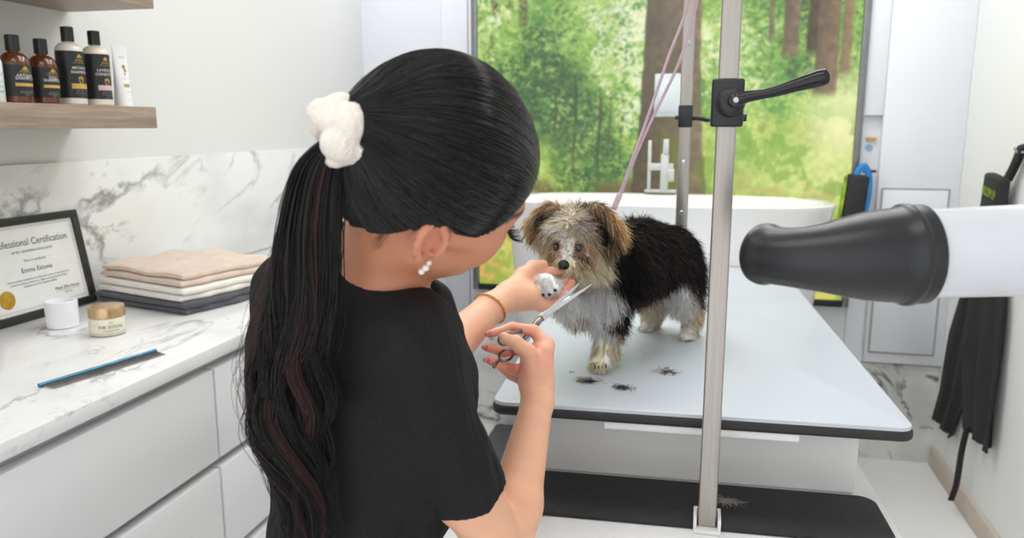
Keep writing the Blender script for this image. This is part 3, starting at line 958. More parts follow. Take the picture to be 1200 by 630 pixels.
# ------------------------------------------------------------------ dryer on the right wall
M_nozzle = mat('black_rubber', (31, 32, 35), 0.33, noise=(40, (28, 29, 32), 3))
M_barrel = mat('white_barrel', (216, 219, 225), 0.22, noise=(6, (213, 216, 222), 2), coat=.5)
dA, dB = np.array((.066, .874, 1.256)), np.array((.352, .947, 1.267))
dd = (dB - dA) / np.linalg.norm(dB - dA)
dry = thing('stand_dryer', (.4, .96, 1.2), 'white dryer barrel with black rubber nozzle coming in from the right', 'dryer')
def bent(rows, n=72):
    """rings along a curved axis: rows of (point, radius)"""
    P = np.array([q[0] for q in rows]); rad = [q[1] for q in rows]
    return gtube(P, rad, n)
# the rubber cone bends away from the room towards its mouth
up_ = np.array((0, 0, 1.0)); bk_ = np.cross(dd, up_); bk_ = bk_ if bk_[1] > 0 else -bk_
rows = []
for r_, t_ in [(.0300, .030), (.0310, .012), (.0325, .002), (.0345, .000), (.0352, .004), (.0350, .009), (.0330, .013), (.0322, .022), (.0325, .04), (.0338, .06), (.0370, .085), (.0425, .112), (.0478, .142), (.0508, .172), (.0520, .190), (.0535, .1925), (.0555, .195), (.0555, .203), (.0535, .206), (.0540, .208), (.0540, .222), (.0520, .224), (.045, .224)]:
    t_ *= .80
    k_ = max(0.0, .075 - t_)
    rows.append((dA + dd * (t_ + k_ * k_ * 3.4) + bk_ * k_ * k_ * 7.5, r_))
mesh('nozzle', bent(rows), M_nozzle, dry, smooth=50)
mesh('barrel', glathe([(.044, .177), (.0478, .178), (.0485, .190), (.0505, .34), (.0515, .60), (.0500, .625), (.040, .635)], 72, dA, dd), M_barrel, dry)
e = dA + dd * .50
mesh('wall_arm', gjoin(gtube([e - np.array((0, 0, .045)), e - np.array((0, 0, .09)), e + np.array((.12, .06, -.11)), (XR - .012, e[1] + .08, e[2] - .11)], .014, 16), glathe([(.05, 0), (.05, .008), (.03, .014)], 32, (XR - .0005, e[1] + .08, e[2] - .11), (-1, 0, 0))), M_satin, dry)

# ------------------------------------------------------------------ apron on the right wall
M_apron = mat('black_apron_cloth', (46, 45, 47), 0.85, noise=(120, (38, 37, 39), 4), bump=(700, .3))
M_neon = mat('neon_lettering', (178, 212, 40), 0.6, noise=(40, (164, 198, 30), 3))
ap = thing('black_apron', (.96, 3.0, .2), 'black apron with neon green lettering hanging on the right wall', 'apron')
def sheet(rows, nv, fold, seed, xb, thick=.008):
    """cloth hanging against the right wall: rows of (z, y_left, y_right); folds push it off the wall"""
    rows = np.array(rows, float)
    zs = np.linspace(rows[0, 0], rows[-1, 0], 70)
    yl = np.interp(-zs, -rows[:, 0], rows[:, 1]); yr = np.interp(-zs, -rows[:, 0], rows[:, 2])
    V = np.zeros((70, nv, 3))
    for j in range(70):
        s = np.linspace(0, 1, nv)
        down = (rows[0, 0] - zs[j]) / (rows[0, 0] - rows[-1, 0])
        x = xb - .006 - fold * (.25 + .75 * down) * (.5 + .5 * np.sin(s * 15 + seed + 1.4 * np.sin(3 * down))) - fold * .4 * (.5 + .5 * np.sin(s * 31 + 2 * seed + 2 * down))
        V[j, :, 0], V[j, :, 1] = x, yl[j] + (yr[j] - yl[j]) * s
        V[j, :, 2] = zs[j] + .05 * down * (s - .5) * 0
    A = V.reshape(-1, 3)
    B = A + np.array((thick, 0, 0))
    B[:, 0] = np.minimum(B[:, 0], xb)
    N = len(A)
    idx = np.arange(N).reshape(70, nv)
    q = np.stack([idx[:-1, :-1], idx[:-1, 1:], idx[1:, 1:], idx[1:, :-1]], -1).reshape(-1, 4)
    Fc = [tuple(r) for r in q] + [tuple(r[::-1] + N) for r in q]
    rim = list(idx[0]) + list(idx[1:, -1]) + list(idx[-1, ::-1][1:]) + list(idx[::-1, 0][1:-1])
    for a, b in zip(rim, rim[1:] + rim[:1]):
        Fc.append((b, a, a + N, b + N))
    return np.vstack([A, B]), Fc
# the longer flap nearer the camera and the shorter one behind it
mesh('skirt', sheet([(1.16, 2.86, 2.97), (1.0, 2.80, 3.06), (.82, 2.745, 3.10), (.55, 2.725, 3.10), (.335, 2.725, 2.96)], 60, .030, .6, XR - .004), M_apron, ap, smooth=180)
mesh('skirt_flap', sheet([(1.10, 2.90, 3.06), (.86, 2.93, 3.18), (.6, 2.98, 3.30), (.40, 3.04, 3.34), (.225, 3.13, 3.375)], 50, .022, 2.2, XR - .004), M_apron, ap, smooth=180)
bib = mesh('bib', gxf(gbox((-.02, -.075, -.085), (.02, .065, .055), .012, 3), (.955, 2.89, 1.185), (6, 0, 0)), M_apron, ap)
mesh('neck_strap', gtube(spline([(.962, 2.845, 1.215), (.968, 2.805, 1.27), (.975, 2.783, 1.325), (.985, 2.790, 1.335), (.985, 2.812, 1.29), (.980, 2.86, 1.225)], 40), .013, 10, flat=.4), M_apron, ap)
mesh('tie', gtube(spline([(.955, 2.90, .36), (.950, 2.915, .26), (.958, 2.955, .12), (.955, 2.985, .04)], 30), .011, 8, flat=.35), M_apron, ap)
tg = gxf(gtext('GROOM UP', .044), (0, 0, 0))
tv = np.asarray(tg[0])
# lettering reads along the wall: text right = towards the camera is -y
mesh('lettering', (np.stack([np.full(len(tv), .9335), 2.885 - tv[:, 0] * .56, 1.168 + tv[:, 1] - tv[:, 0] * .06 + 0 * tv[:, 2]], 1), [q[::-1] for q in tg[1]]), M_neon, bib, smooth=0)
hk = tag(mesh('wall_hook', gjoin(gtube([(XR, 2.783, 1.318), (.97, 2.783, 1.318), (.962, 2.783, 1.332)], .0045, 10), glathe([(.012, 0), (.012, .004), (.008, .006)], 20, (XR, 2.783, 1.318), (-1, 0, 0))), M_steel), 'small wall hook at the top of the black apron strap', 'hook')
# ------------------------------------------------------------------ organic surfaces: blended distance fields turned into quads
import openvdb


class Vox:
    def __init__(self, lo, hi, h):
        self.lo, self.h = np.array(lo, float), h
        self.n = np.ceil((np.array(hi, float) - self.lo) / h).astype(int) + 1
        self.d = np.full(self.n, 0.2, np.float32)

    def region(self, lo, hi):
        a = np.clip(np.floor((np.asarray(lo) - self.lo) / self.h).astype(int), 0, self.n)
        b = np.clip(np.ceil((np.asarray(hi) - self.lo) / self.h).astype(int) + 1, 0, self.n)
        ax = [(self.lo[i] + self.h * np.arange(a[i], b[i])).astype(np.float32) for i in range(3)]
        return tuple(slice(a[i], b[i]) for i in range(3)), ax[0][:, None, None], ax[1][None, :, None], ax[2][None, None, :]

    def put(self, fn, lo, hi, k, op):
        s, X, Y, Z = self.region(lo, hi)
        if min(self.d[s].shape) == 0:
            return
        f = fn(X, Y, Z)
        a = self.d[s]
        if op == 'sub':
            f = -f
            if k > 0:
                q = np.maximum(k - abs(a - f), 0) / k
                self.d[s] = np.maximum(a, f) + q * q * k * .25
            else:
                self.d[s] = np.maximum(a, f)
        else:
            if k > 0:
                q = np.maximum(k - abs(a - f), 0) / k
                self.d[s] = np.minimum(a, f) - q * q * k * .25
            else:
                self.d[s] = np.minimum(a, f)

    def cone(self, a, b, ra, rb=None, k=.01, op='add'):
        rb = ra if rb is None else rb
        a, b = np.asarray(a, float), np.asarray(b, float)
        ba = b - a
        L2 = max(ba @ ba, 1e-12)
        m = max(ra, rb) + k + 3 * self.h

        def fn(X, Y, Z):
            x, y, z = X - a[0], Y - a[1], Z - a[2]
            t = np.clip((x * ba[0] + y * ba[1] + z * ba[2]) / L2, 0, 1)
            return np.sqrt((x - t * ba[0]) ** 2 + (y - t * ba[1]) ** 2 + (z - t * ba[2]) ** 2) - (ra + t * (rb - ra))
        self.put(fn, np.minimum(a, b) - m, np.maximum(a, b) + m, k, op)

    def chain(self, P, r, k=.006, op='add'):
        for i in range(len(P) - 1):
            self.cone(P[i], P[i + 1], r[i], r[i + 1], k, op)

    def ell(self, c, rad, B=None, k=.01, op='add'):
        """B rows are the ellipsoid's axes"""
        c, rad = np.asarray(c, float), np.asarray(rad, float)
        B = np.eye(3) if B is None else np.asarray(B, float)
        m = rad.max() + k + 3 * self.h

        def fn(X, Y, Z):
            x, y, z = X - c[0], Y - c[1], Z - c[2]
            u, v, w_ = [(B[i][0] * x + B[i][1] * y + B[i][2] * z) for i in range(3)]
            k0 = np.sqrt((u / rad[0]) ** 2 + (v / rad[1]) ** 2 + (w_ / rad[2]) ** 2) + 1e-9
            k1 = np.sqrt((u / rad[0] ** 2) ** 2 + (v / rad[1] ** 2) ** 2 + (w_ / rad[2] ** 2) ** 2) + 1e-9
            return k0 * (k0 - 1) / k1
        self.put(fn, c - m, c + m, k, op)

    def plane(self, p, n, lo, hi, k=0.0):
        """cut away the side the normal points to, inside the box"""
        p, n = np.asarray(p, float), np.asarray(n, float) / np.linalg.norm(n)
        self.put(lambda X, Y, Z: -((X - p[0]) * n[0] + (Y - p[1]) * n[1] + (Z - p[2]) * n[2]), lo, hi, k, 'sub')

    def sample(self, P):
        q = np.clip((np.asarray(P) - self.lo) / self.h, 0, self.n - 1.001)
        i = q.astype(int)
        f = q - i
        d = self.d
        r = 0
        for a in (0, 1):
            for b in (0, 1):
                for c in (0, 1):
                    r = r + d[i[:, 0] + a, i[:, 1] + b, i[:, 2] + c] * (f[:, 0] if a else 1 - f[:, 0]) * (f[:, 1] if b else 1 - f[:, 1]) * (f[:, 2] if c else 1 - f[:, 2])
        return r

    def grad(self, P):
        e = self.h
        P = np.asarray(P, float)
        g = np.stack([self.sample(P + e * np.eye(3)[i]) - self.sample(P - e * np.eye(3)[i]) for i in range(3)], 1)
        return g / (np.linalg.norm(g, axis=1)[:, None] + 1e-9)

    def mesh(self, off=0.0, smooth=0):
        g = openvdb.FloatGrid(0.2)
        g.copyFromArray(np.ascontiguousarray(self.d - off))
        p, q = g.convertToQuads(0.0)
        P = p * self.h + self.lo
        q = np.asarray(q)
        # outward winding
        a, b, c = P[q[:, 0]], P[q[:, 1]], P[q[:, 2]]
        nn = np.cross(b - a, c - a)
        s = (nn * self.grad(a)).sum(1).mean()
        return P, (q if s > 0 else q[:, ::-1])


def fastmesh(name, V, Q, m, parent=None, colors=None, base=None, smooth=True, fcol=None):
    """large all-quad mesh (numpy), linked like mesh()"""
    V = np.asarray(V, float)
    if parent is not None:
        off = Vector((0, 0, 0)); q = parent
        while q is not None:
            off = off + q.location; q = q.parent
        V = V - np.array(off); loc = (0, 0, 0)
    else:
        b = np.array([V[:, 0].mean(), V[:, 1].mean(), V[:, 2].min()]) if base is None else np.asarray(base)
        V = V - b; loc = tuple(b)
    me = bpy.data.meshes.new(name)
    Q = np.asarray(Q, np.int32)
    nf = len(Q)
    me.vertices.add(len(V))
    me.vertices.foreach_set('co', V.astype(np.float32).ravel())
    me.loops.add(nf * 4)
    me.loops.foreach_set('vertex_index', Q.ravel())
    me.polygons.add(nf)
    me.polygons.foreach_set('loop_start', np.arange(nf, dtype=np.int32) * 4)
    me.update(calc_edges=True)
    if smooth:
        me.shade_smooth()
    me.materials.append(m)
    if colors is not None:
        ca = me.color_attributes.new('col', 'FLOAT_COLOR', 'POINT')
        c4 = np.ones((len(V), 4), np.float32)
        c4[:, :3] = colors
        ca.data.foreach_set('color', c4.ravel())
    o = bpy.data.objects.new(name, me)
    o.location = loc
    o.parent = parent
    COL.objects.link(o)
    return o


def strands(P, rad, n=3):
    """P: (N, S, 3) strand points, rad: (N,) or (N,S); tapering n-sided tubes -> V, Q"""
    N, S, _ = P.shape
    T = np.gradient(P, axis=1)
    T /= np.linalg.norm(T, axis=2)[..., None] + 1e-12
    a = np.array([.31, .52, .79])
    A = np.cross(T, a); A /= np.linalg.norm(A, axis=2)[..., None] + 1e-9
    B = np.cross(T, A)
    rad = np.asarray(rad, float)
    if rad.ndim == 1:
        rad = rad[:, None] * np.linspace(1, .25, S)[None]
    V = np.zeros((N, S, n, 3))
    for i in range(n):
        t = 2 * PI * i / n
        V[:, :, i] = P + rad[..., None] * (math.cos(t) * A + math.sin(t) * B)
    idx = np.arange(N * S * n).reshape(N, S, n)
    nx = np.roll(idx, -1, axis=2)
    Q = np.stack([idx[:, :-1], nx[:, :-1], nx[:, 1:], idx[:, 1:]], -1).reshape(-1, 4)
    return V.reshape(-1, 3), Q


def smoothnoise(P, f, seed=0):
    """cheap smooth pseudo-noise of points, about -1..1"""
    r = np.random.default_rng(seed)
    s = 0
    for k in range(4):
        d = r.normal(size=3) * f * (1 + .6 * k)
        s = s + np.sin(P @ d + r.random() * 6.28)
    return s / 4


# ------------------------------------------------------------------ woman
def unit(v):
    v = np.asarray(v, float)
    return v / np.linalg.norm(v)


yw = R(YAW)
RZ = np.array([[math.cos(yw), -math.sin(yw), 0], [math.sin(yw), math.cos(yw), 0], [0, 0, 1]])


def head_basis(psi, p, rho):
    f = np.array([math.cos(psi) * math.cos(p), math.sin(psi) * math.cos(p), -math.sin(p)])
    r = np.array([math.sin(psi), -math.cos(psi), 0])
    u = np.cross(r, f)
    r2 = math.cos(rho) * r - math.sin(rho) * u
    u2 = math.cos(rho) * u + math.sin(rho) * r
    return np.array([RZ @ f, RZ @ r2, RZ @ u2])


HB = head_basis(R(28), R(15), R(40))
HS = 1.09
HC = np.array(PX(511, 214, .95))


def hp(f, r, u):
    return HC + HS * (np.array([f, r, u]) @ HB)


NB = np.array(PX(437, 322, 1.01))
RS, LS = np.array(PX(476, 398, .955)), np.array(PX(352, 345, 1.15))
RE, RW = np.array(PX(590, 648, 1.03)), np.array(PX(630, 470, 1.19))
RA = np.array(PX(545, 572, .99))
LE, LW = np.array(PX(492, 440, 1.16)), np.array(PX(573, 362, 1.32))

body = Vox((-.75, .75, .70), (.22, 1.62, 1.62), .0033)
b = body
# head
b.ell(hp(-.010, 0, .030), np.array((.100, .078, .090)) * HS, HB, .0)
b.ell(hp(.030, 0, -.040), np.array((.064, .060, .078)) * HS, HB, .03)
for s in (-1, 1):
    b.cone(hp(.000, s * .054, -.055), hp(.066, s * .014, -.096), .020 * HS, .017 * HS, .03)
    b.ell(hp(.056, s * .040, -.034), np.array((.030, .026, .032)) * HS, HB, .03)
    b.cone(hp(.060, s * .048, -.008), hp(.012, s * .066, -.008), .012 * HS, .010 * HS, .03)
    b.ell(hp(.096, s * .033, .000), np.array((.013, .019, .014)) * HS, HB, .012, 'sub')
    b.ell(hp(.0775, s * .033, -.002), np.array((.0135, .0165, .0125)) * HS, HB, .004)
    b.ell(hp(.0985, s * .010, -.040), np.array((.008, .007, .007)) * HS, HB, .006)
b.cone(hp(.084, -.030, .018), hp(.084, .030, .018), .012 * HS, .012 * HS, .02)
b.ell(hp(.072, 0, -.098), np.array((.018, .020, .018)) * HS, HB, .02)
b.cone(hp(.087, 0, .006), hp(.106, 0, -.034), .007 * HS, .0095 * HS, .012)
b.ell(hp(.0905, 0, -.0655), np.array((.010, .023, .0055)) * HS, HB, .005)
b.ell(hp(.0885, 0, -.0755), np.array((.011, .020, .0065)) * HS, HB, .005)
# ears: rim, inner bowl, lobe
for s in (-1, 1):
    ec = np.array((-.016, .0775 * s, -.010))
    ring = []
    for i in range(13):
        t = R(-75 + 300 * i / 12)
        ring.append(hp(ec[0] - .017 * math.cos(t) * .95 - .006 * math.sin(t), ec[1] + s * (.006 + .009 * max(0, math.cos(t))), ec[2] + .028 * math.sin(t)))
    b.chain(ring, [.0048 * HS] * 13, .004)
    b.ell(hp(ec[0] - .002, ec[1] - s * .001, ec[2]), np.array((.017, .006, .026)) * HS, HB, .006)
    b.ell(hp(ec[0] + .004, ec[1] + s * .006, ec[2] - .003), np.array((.008, .006, .012)) * HS, HB, .004, 'sub')
    b.ell(hp(ec[0] + .004, ec[1] + s * .003, ec[2] - .028), np.array((.008, .005, .009)) * HS, HB, .005)
    b.ell(hp(ec[0] + .013, ec[1] + s * .000, ec[2] - .004), np.array((.005, .005, .008)) * HS, HB, .005)
# neck, shoulders, trunk
b.cone(hp(-.028, 0, -.030), NB + np.array((0, 0, -.01)), .054, .060, .03)
b.cone(NB + np.array((0, 0, -.03)), RS, .050, .050, .04)
b.cone(NB + np.array((0, 0, -.03)), LS, .050, .050, .04)
CH, BE, PE = np.array(PX(425, 450, 1.07)), np.array(PX(415, 590, 1.09)), np.array(PX(405, 700, 1.11))
TB = np.array([RZ @ unit((math.cos(R(38)), math.sin(R(38)), 0)), RZ @ unit((math.sin(R(38)), -math.cos(R(38)), 0)), (0, 0, 1)])
b.ell(CH, (.105, .150, .17), TB, .05)
b.ell(BE, (.095, .130, .17), TB, .05)
b.ell(PE, (.11, .150, .14), TB, .05)
# arms
b.chain([RS, RA, RE], [.047, .046, .038], .02)
b.chain([RE, RE + (RW - RE) * .3, RW], [.0385, .0400, .0245], .015)
b.ell(RE + (RE - RS) * .02 + np.array(DL(.012, 0, -.006)), (.03, .03, .03), None, .02)
b.chain([LS, LE], [.047, .038], .02)
b.chain([LE, LE + (LW - LE) * .35, LW], [.038, .037, .0260], .015)


def finger(P, r0, r1, k=.004):
    n = len(P)
    rr = np.linspace(r0, r1, n)
    for i in range(n - 1):
        b.cone(P[i], P[i + 1], rr[i], rr[i + 1], k if i else .010)


# right hand: palm facing left, thumb through the upper ring of the scissors
b.cone(RW, PX(628, 440, 1.215), .0245, .026, .012)
R_M = {'i': PX(640, 404, 1.245), 'm': PX(637, 413, 1.225), 'r': PX(632, 426, 1.215), 'p': PX(626, 438, 1.21)}
for q in R_M.values():
    b.cone(PX(630, 452, 1.21), q, .019, .0135, .014)
b.cone(PX(622, 446, 1.20), PX(622, 418, 1.20), .019, .015, .014)
finger([R_M['i'], PX(625, 387, 1.255), PX(600, 383, 1.245), PX(574, 391, 1.225)], .0115, .0068)
finger([R_M['m'], PX(612, 409, 1.250), PX(590, 412, 1.235), PX(570, 406.5, 1.215)], .0118, .0070)
finger([R_M['r'], PX(607, 434, 1.235), PX(590, 429, 1.215), PX(572, 421, 1.200)], .0118, .0068)
finger([R_M['p'], PX(612, 446, 1.250), PX(599, 440, 1.250), PX(588, 432, 1.245)], .0100, .0060)
finger([PX(624, 438, 1.195), PX(618, 412, 1.185), PX(604, 401, 1.178), PX(591, 395, 1.176)], .0150, .0090, .006)
# left hand, palm up under the paw
b.cone(LW, PX(592, 350, 1.355), .0260, .026, .012)
L_M = {'i': PX(626, 322, 1.455), 'm': PX(632, 334, 1.440), 'r': PX(635, 346, 1.420), 'p': PX(634, 357, 1.400)}
for q in L_M.values():
    b.cone(PX(598, 347, 1.37), q, .022, .0125, .014)
b.ell(PX(612, 346, 1.39), (.030, .026, .020), None, .015)
finger([L_M['i'], PX(646, 318, 1.475), PX(658, 318, 1.485), PX(666, 318, 1.49)], .0105, .0070)
finger([L_M['m'], PX(652, 337, 1.465), PX(662, 331, 1.475), PX(669, 324, 1.478)], .0105, .0070)
finger([L_M['r'], PX(652, 349, 1.435), PX(663, 341, 1.446), PX(670, 331, 1.45)], .0105, .0070)
finger([L_M['p'], PX(648, 357, 1.412), PX(657, 351, 1.42), PX(664, 343, 1.425)], .0095, .0062)
finger([PX(600, 338, 1.38), PX(612, 322, 1.42), PX(624, 312, 1.45), PX(637, 309, 1.47)], .0160, .0085, .008)

V, Q = body.mesh()
skin = np.array((238, 182, 149.))
cc = np.tile(skin, (len(V), 1))


def blend(c, a):
    global cc
    a = np.clip(a, 0, 1)[:, None]
    cc = cc * (1 - a) + np.array(c, float)[None] * a


def near(p, r):
    return np.exp(-(np.linalg.norm(V - np.asarray(p), axis=1) / r) ** 2)


hl = (V - HC) @ HB.T / HS
inhead = (np.linalg.norm(hl, axis=1) < .15)
blend((196, 128, 96), inhead * .8)  # head skin darkened: the shade on the face is put into the colour
blend((178, 96, 88), inhead * (hl[:, 0] > .075) * np.exp(-((hl[:, 2] + .070) / .011) ** 2) * np.exp(-(hl[:, 1] / .022) ** 2) * .9)
for s in (-1, 1):
    blend((60, 44, 38), inhead * (hl[:, 0] > .06) * np.exp(-((hl[:, 2] - .0245 + .004 * ((abs(hl[:, 1]) - .02) / .02) ** 2) / .0035) ** 2) * (hl[:, 1] * s > .012) * (hl[:, 1] * s < .054) * .9)
    blend((226, 150, 128), near(hp(-.016, s * .08, -.01), .03) * .5)
for p in (PX(625, 420, 1.22), PX(605, 405, 1.24), PX(632, 340, 1.43), PX(655, 335, 1.45), PX(590, 425, 1.22)):
    blend((228, 146, 130), near(p, .035) * .75)
for p in (PX(573, 391, 1.225), PX(569, 406, 1.215), PX(571, 421, 1.2), PX(668, 324, 1.478), PX(669, 331, 1.45)):
    blend((214, 112, 104), near(p, .011) * .8)
cc += (smoothnoise(V, 60, 3)[:, None] * 3)
M_skin = mat('skin', (220, 164, 133), 0.45, attr='col', sss=.12, bump=(350, .12))
PR = thing('person', (NB[0] - .05, NB[1] + .05, 0), 'woman in black short-sleeved scrubs with a long dark ponytail, trimming the small dog with scissors', 'person')
fastmesh('body', V, Q, M_skin, PR, colors=lin(np.clip(cc, 0, 255)))

# nails
M_nail = mat('nail', (206, 128, 118), 0.2, noise=(200, (200, 120, 110), 2), coat=.6)
nl = []
for p, d in ((PX(571.5, 391.5, 1.217), PX(590, 386, 1.24)), (PX(567.5, 406.5, 1.207), PX(585, 411, 1.23)), (PX(569.5, 421, 1.192), PX(585, 427, 1.21))):
    p, d = np.array(p), np.array(d)
    ax = unit(p - d)
    nrm = unit(np.cross(ax, np.array(DL(0, 1, 0))))
    Bn = np.array([ax, nrm, np.cross(ax, nrm)])
    v_, f_ = glathe([(.001, -1), (.7, -.7), (1, 0), (.7, .7), (.001, 1)], 16)
    v_ = v_ * np.array((.0075, .0048, .0022))
    mesh('nail', (v_ @ Bn + p - ax * .003 + np.array(DL(-.001, -.0058, .002)), f_), M_nail, PR, smooth=180)

# eyelashes
M_hair = mat('dark_hair', (14, 11, 10), 0.4, spec=.4, noise=(140, (15, 12, 12), 3), sheen=.0)
M_lash = mat('lash', (16, 14, 14), 0.5, noise=(90, (12, 10, 10), 2))
for s in (-1, 1):
    ls = []
    for i in range(70):
        t = i / 69
        a = -.017 + .034 * t
        root = np.array((.0895 - .10 * abs(a) ** 1.2, s * .033 + a, -.010 - .002 * math.cos(a * 90)))
        out = np.array((1.0, .75 * (a / .017) + .25 * s, -.28 + .2 * rng.normal() * .3))
        l = .013 + .004 * (s * a > 0)
        pts = [root + out * l * q * .72 + np.array((0, 0, .55 * l * q * q)) for q in np.linspace(0, 1, 6)]
        ls.append([hp(*q) for q in pts])
    v_, q_ = strands(np.array(ls), np.full(70, .0007))
    o = fastmesh('eyelashes', v_, q_, M_lash, PR)
# pearl ear stud
M_pearlj = mat('pearl', (240, 234, 224), 0.12, noise=(40, (230, 222, 210), 2), coat=.8)
M_goldj = mat('gold_chain', (224, 176, 80), 0.22, 1.0, noise=(60, (208, 158, 62), 2))
eb = hp(-.008, .092, -.042)
es = thing('earring', tuple(eb), '', '')
for k_ in ('label', 'category'):
    del es[k_]
es.parent = PR
es.location = Vector(eb) - PR.location
es.name = 'earring'
for dx, dz, r_ in ((0, 0, .0042), (-.005, -.0045, .0038), (.004, .0058, .0032)):
    c0 = np.array(eb) + dx * np.array(DL(1, 0, 0)) + dz * np.array((0, 0, 1)) + np.array(DL(0, -.002, 0))
    mesh('pearl', glathe([(r_ * math.sin(PI * i / 10) + 1e-5, -r_ * math.cos(PI * i / 10)) for i in range(11)], 16, c0), M_pearlj, es, smooth=180)

# ---- hair: smooth cap combed back to the tail
HPON = (-.110, .016, .060)
hc = Vox(HC - .17, HC + .17, .0030)
hc.ell(hp(-.010, 0, .030), np.array((.109, .0885, .1035)) * HS, HB, .0)
hc.ell(hp(-.030, 0, .050), np.array((.088, .080, .098)) * HS, HB, .03)
hc.cone(hp(-.03, 0, -.01), hp(-.05, 0, -.055), .060 * HS, .046 * HS, .03)
hc.cone(hp(-.08, 0.004, .055), hp(*HPON), .045 * HS, .026 * HS, .03)
cap_lo, cap_hi = HC - .2, HC + .2


def hairline(X, Y, Z):
    """positive inside the hair: above a line from forehead over the ear to the nape"""
    x, y, z = X - HC[0], Y - HC[1], Z - HC[2]
    f = (HB[0][0] * x + HB[0][1] * y + HB[0][2] * z) / HS
    r = (HB[1][0] * x + HB[1][1] * y + HB[1][2] * z) / HS
    u = (HB[2][0] * x + HB[2][1] * y + HB[2][2] * z) / HS
    ff = np.interp(f, [-.13, -.080, -.060, -.042, -.012, .004, .030, .050, .075, .090, .12], [-.066, -.056, -.036, .002, .026, .012, .006, .022, .052, .066, .078])
    return (u - ff - .006 * np.cos(r * 40)).astype(np.float32) * HS * .8


hc.put(lambda X, Y, Z: hairline(X, Y, Z), cap_lo, cap_hi, .004, 'sub')
V, Q = hc.mesh()
hair = fastmesh('hair', V, Q, M_hair, PR)
# combed strands lying on the cap, from the hairline to the tail
NS = 6400
rr = np.random.default_rng(3)
pd = unit(np.array(HPON) - np.array((-.010, 0, .030)))
e1 = unit(np.cross(pd, (0, 1, 0.0)))
e2 = np.cross(pd, e1)
o_ = hp(-.010, 0, .030)
S = 64
az = rr.uniform(0, 2 * PI, NS)
th = np.linspace(R(4), R(178), S)[None].repeat(NS, 0)
A = az[:, None] + .035 * np.sin(th * 4 + rr.uniform(0, 6, NS)[:, None]) * rr.uniform(0, 1, NS)[:, None]
D = np.cos(th)[..., None] * pd + np.sin(th)[..., None] * (np.cos(A)[..., None] * e1 + np.sin(A)[..., None] * e2)
Dw = (D @ HB).reshape(-1, 3)
t_hit = np.full(len(Dw), .165)
for _ in range(30):
    t_hit -= np.clip(hc.sample(o_ + Dw * t_hit[:, None]), -.012, .012) * .8
PT = o_ + Dw * t_hit[:, None]
ok = ((abs(hc.sample(PT)) < .003) & (hairline(PT[:, 0], PT[:, 1], PT[:, 2]) > .001)).reshape(-1, S)
ok[:, :6] = True
PT = PT.reshape(-1, S, 3)
st = []
for i in range(NS):
    k1 = S if ok[i].all() else int(np.argmin(ok[i]))
    if k1 < 9:
        continue
    a_ = 0 if rr.random() < .5 else int(k1 * rr.uniform(0, .5))
    b_ = k1 if rr.random() < .6 else int(k1 * rr.uniform(.75, 1))
    if b_ - a_ < 6:
        continue
    lift = .0002 + .0022 * rr.random() ** 2
    seg = PT[i, a_:b_] + (Dw.reshape(-1, S, 3)[i, a_:b_]) * lift
    st.append(spline(seg, 22)[::-1])
st = np.array(st)
v_, q_ = strands(st, rr.uniform(.0006, .0013, len(st)))
M_strand = mat('combed_hair', (19, 15, 14), 0.22, spec=.42, noise=(60, (12, 9, 9), 3))
o = fastmesh('combed_strands', v_, q_, M_strand, hair)
o['kind'] = 'stuff'
# fine baby hair behind the ear
bh = []
for i in range(34):
    f0, u0 = rr.uniform(-.058, -.046), rr.uniform(-.060, -.030)
    p0 = np.array((f0, .062 - .010 * rr.random(), u0))
    pts = [p0 + np.array((-.01 * q, .004 * math.sin(q * 3), -.02 * q)) * (.6 + rr.random() * .3) for q in np.linspace(0, 1.2, 7)]
    bh.append([hp(*q) for q in pts])
bh = np.array(bh)
fl = bh.reshape(-1, 3)
for _ in range(6):
    fl = fl - body.grad(fl) * (body.sample(fl) - .0006)[:, None]
v_, q_ = strands(fl.reshape(bh.shape), np.full(len(bh), .00018))
fastmesh('nape_wisps', v_, q_, M_lash, hair)

# ---- ponytail
spine_k = np.array([hp(*HPON), PX(388, 175, .845), PX(372, 207, .858), PX(364, 260, .868), PX(360, 320, .876), PX(352, 390, .882), PX(341, 450, .892), PX(340, 505, .897), PX(356, 565, .905), PX(364, 625, .91), PX(352, 700, .915)])
half_k = np.array([.018, .022, .029, .035, .040, .046, .050, .047, .041, .036, .028])
S = 44
SP = spline(spine_k, S)
HW = np.interp(np.linspace(0, 10, S), np.arange(11), half_k)
side = np.array(DL(1, 0, 0)); out_ = np.array(DL(0, -1, 0))
tl = np.linspace(0, 1, S)
allst, rad_, tint = [], [], []
for lock in range(90):
    lx = rr.uniform(-1, 1); ly = rr.uniform(-1, 1) * math.sqrt(1 - lx * lx * .9)
    ph, fr, am = 2.2 * lx + 1.3 * ly + rr.normal(0, .7), rr.uniform(2.1, 3.0), rr.uniform(.30, .75)
    endt = rr.uniform(.84, 1.0)
    red = rr.random() < .34 and lx < .35
    for k in range(40):
        sx, sy = rr.normal(0, .10), rr.normal(0, .10)
        grow = np.clip((tl - .30) / .35, 0, 1)
        wavx = grow * am * np.sin(fr * 2 * PI * tl + ph + rr.normal(0, .12))
        wavy = grow * am * .8 * np.cos(fr * 2 * PI * tl + ph)
        pinch = 1 - .6 * grow * (.5 + .5 * np.sin(fr * 2 * PI * tl + ph * 2))
        X = lx * .80 * (1 - .25 * grow) + sx * pinch + wavx * .75
        Yo = ly * .55 + sy * pinch + wavy * .40
        pts = SP + side * (X * HW)[:, None] + out_ * (Yo * HW * .8)[:, None]
        n_ = max(12, int(S * endt * rr.uniform(.9, 1)))
        allst.append(pts[np.linspace(0, n_ - 1, 34).astype(int)])
        rad_.append(rr.uniform(.0008, .0014))
        tint.append((56, 33, 30) if red else (20, 16, 16))
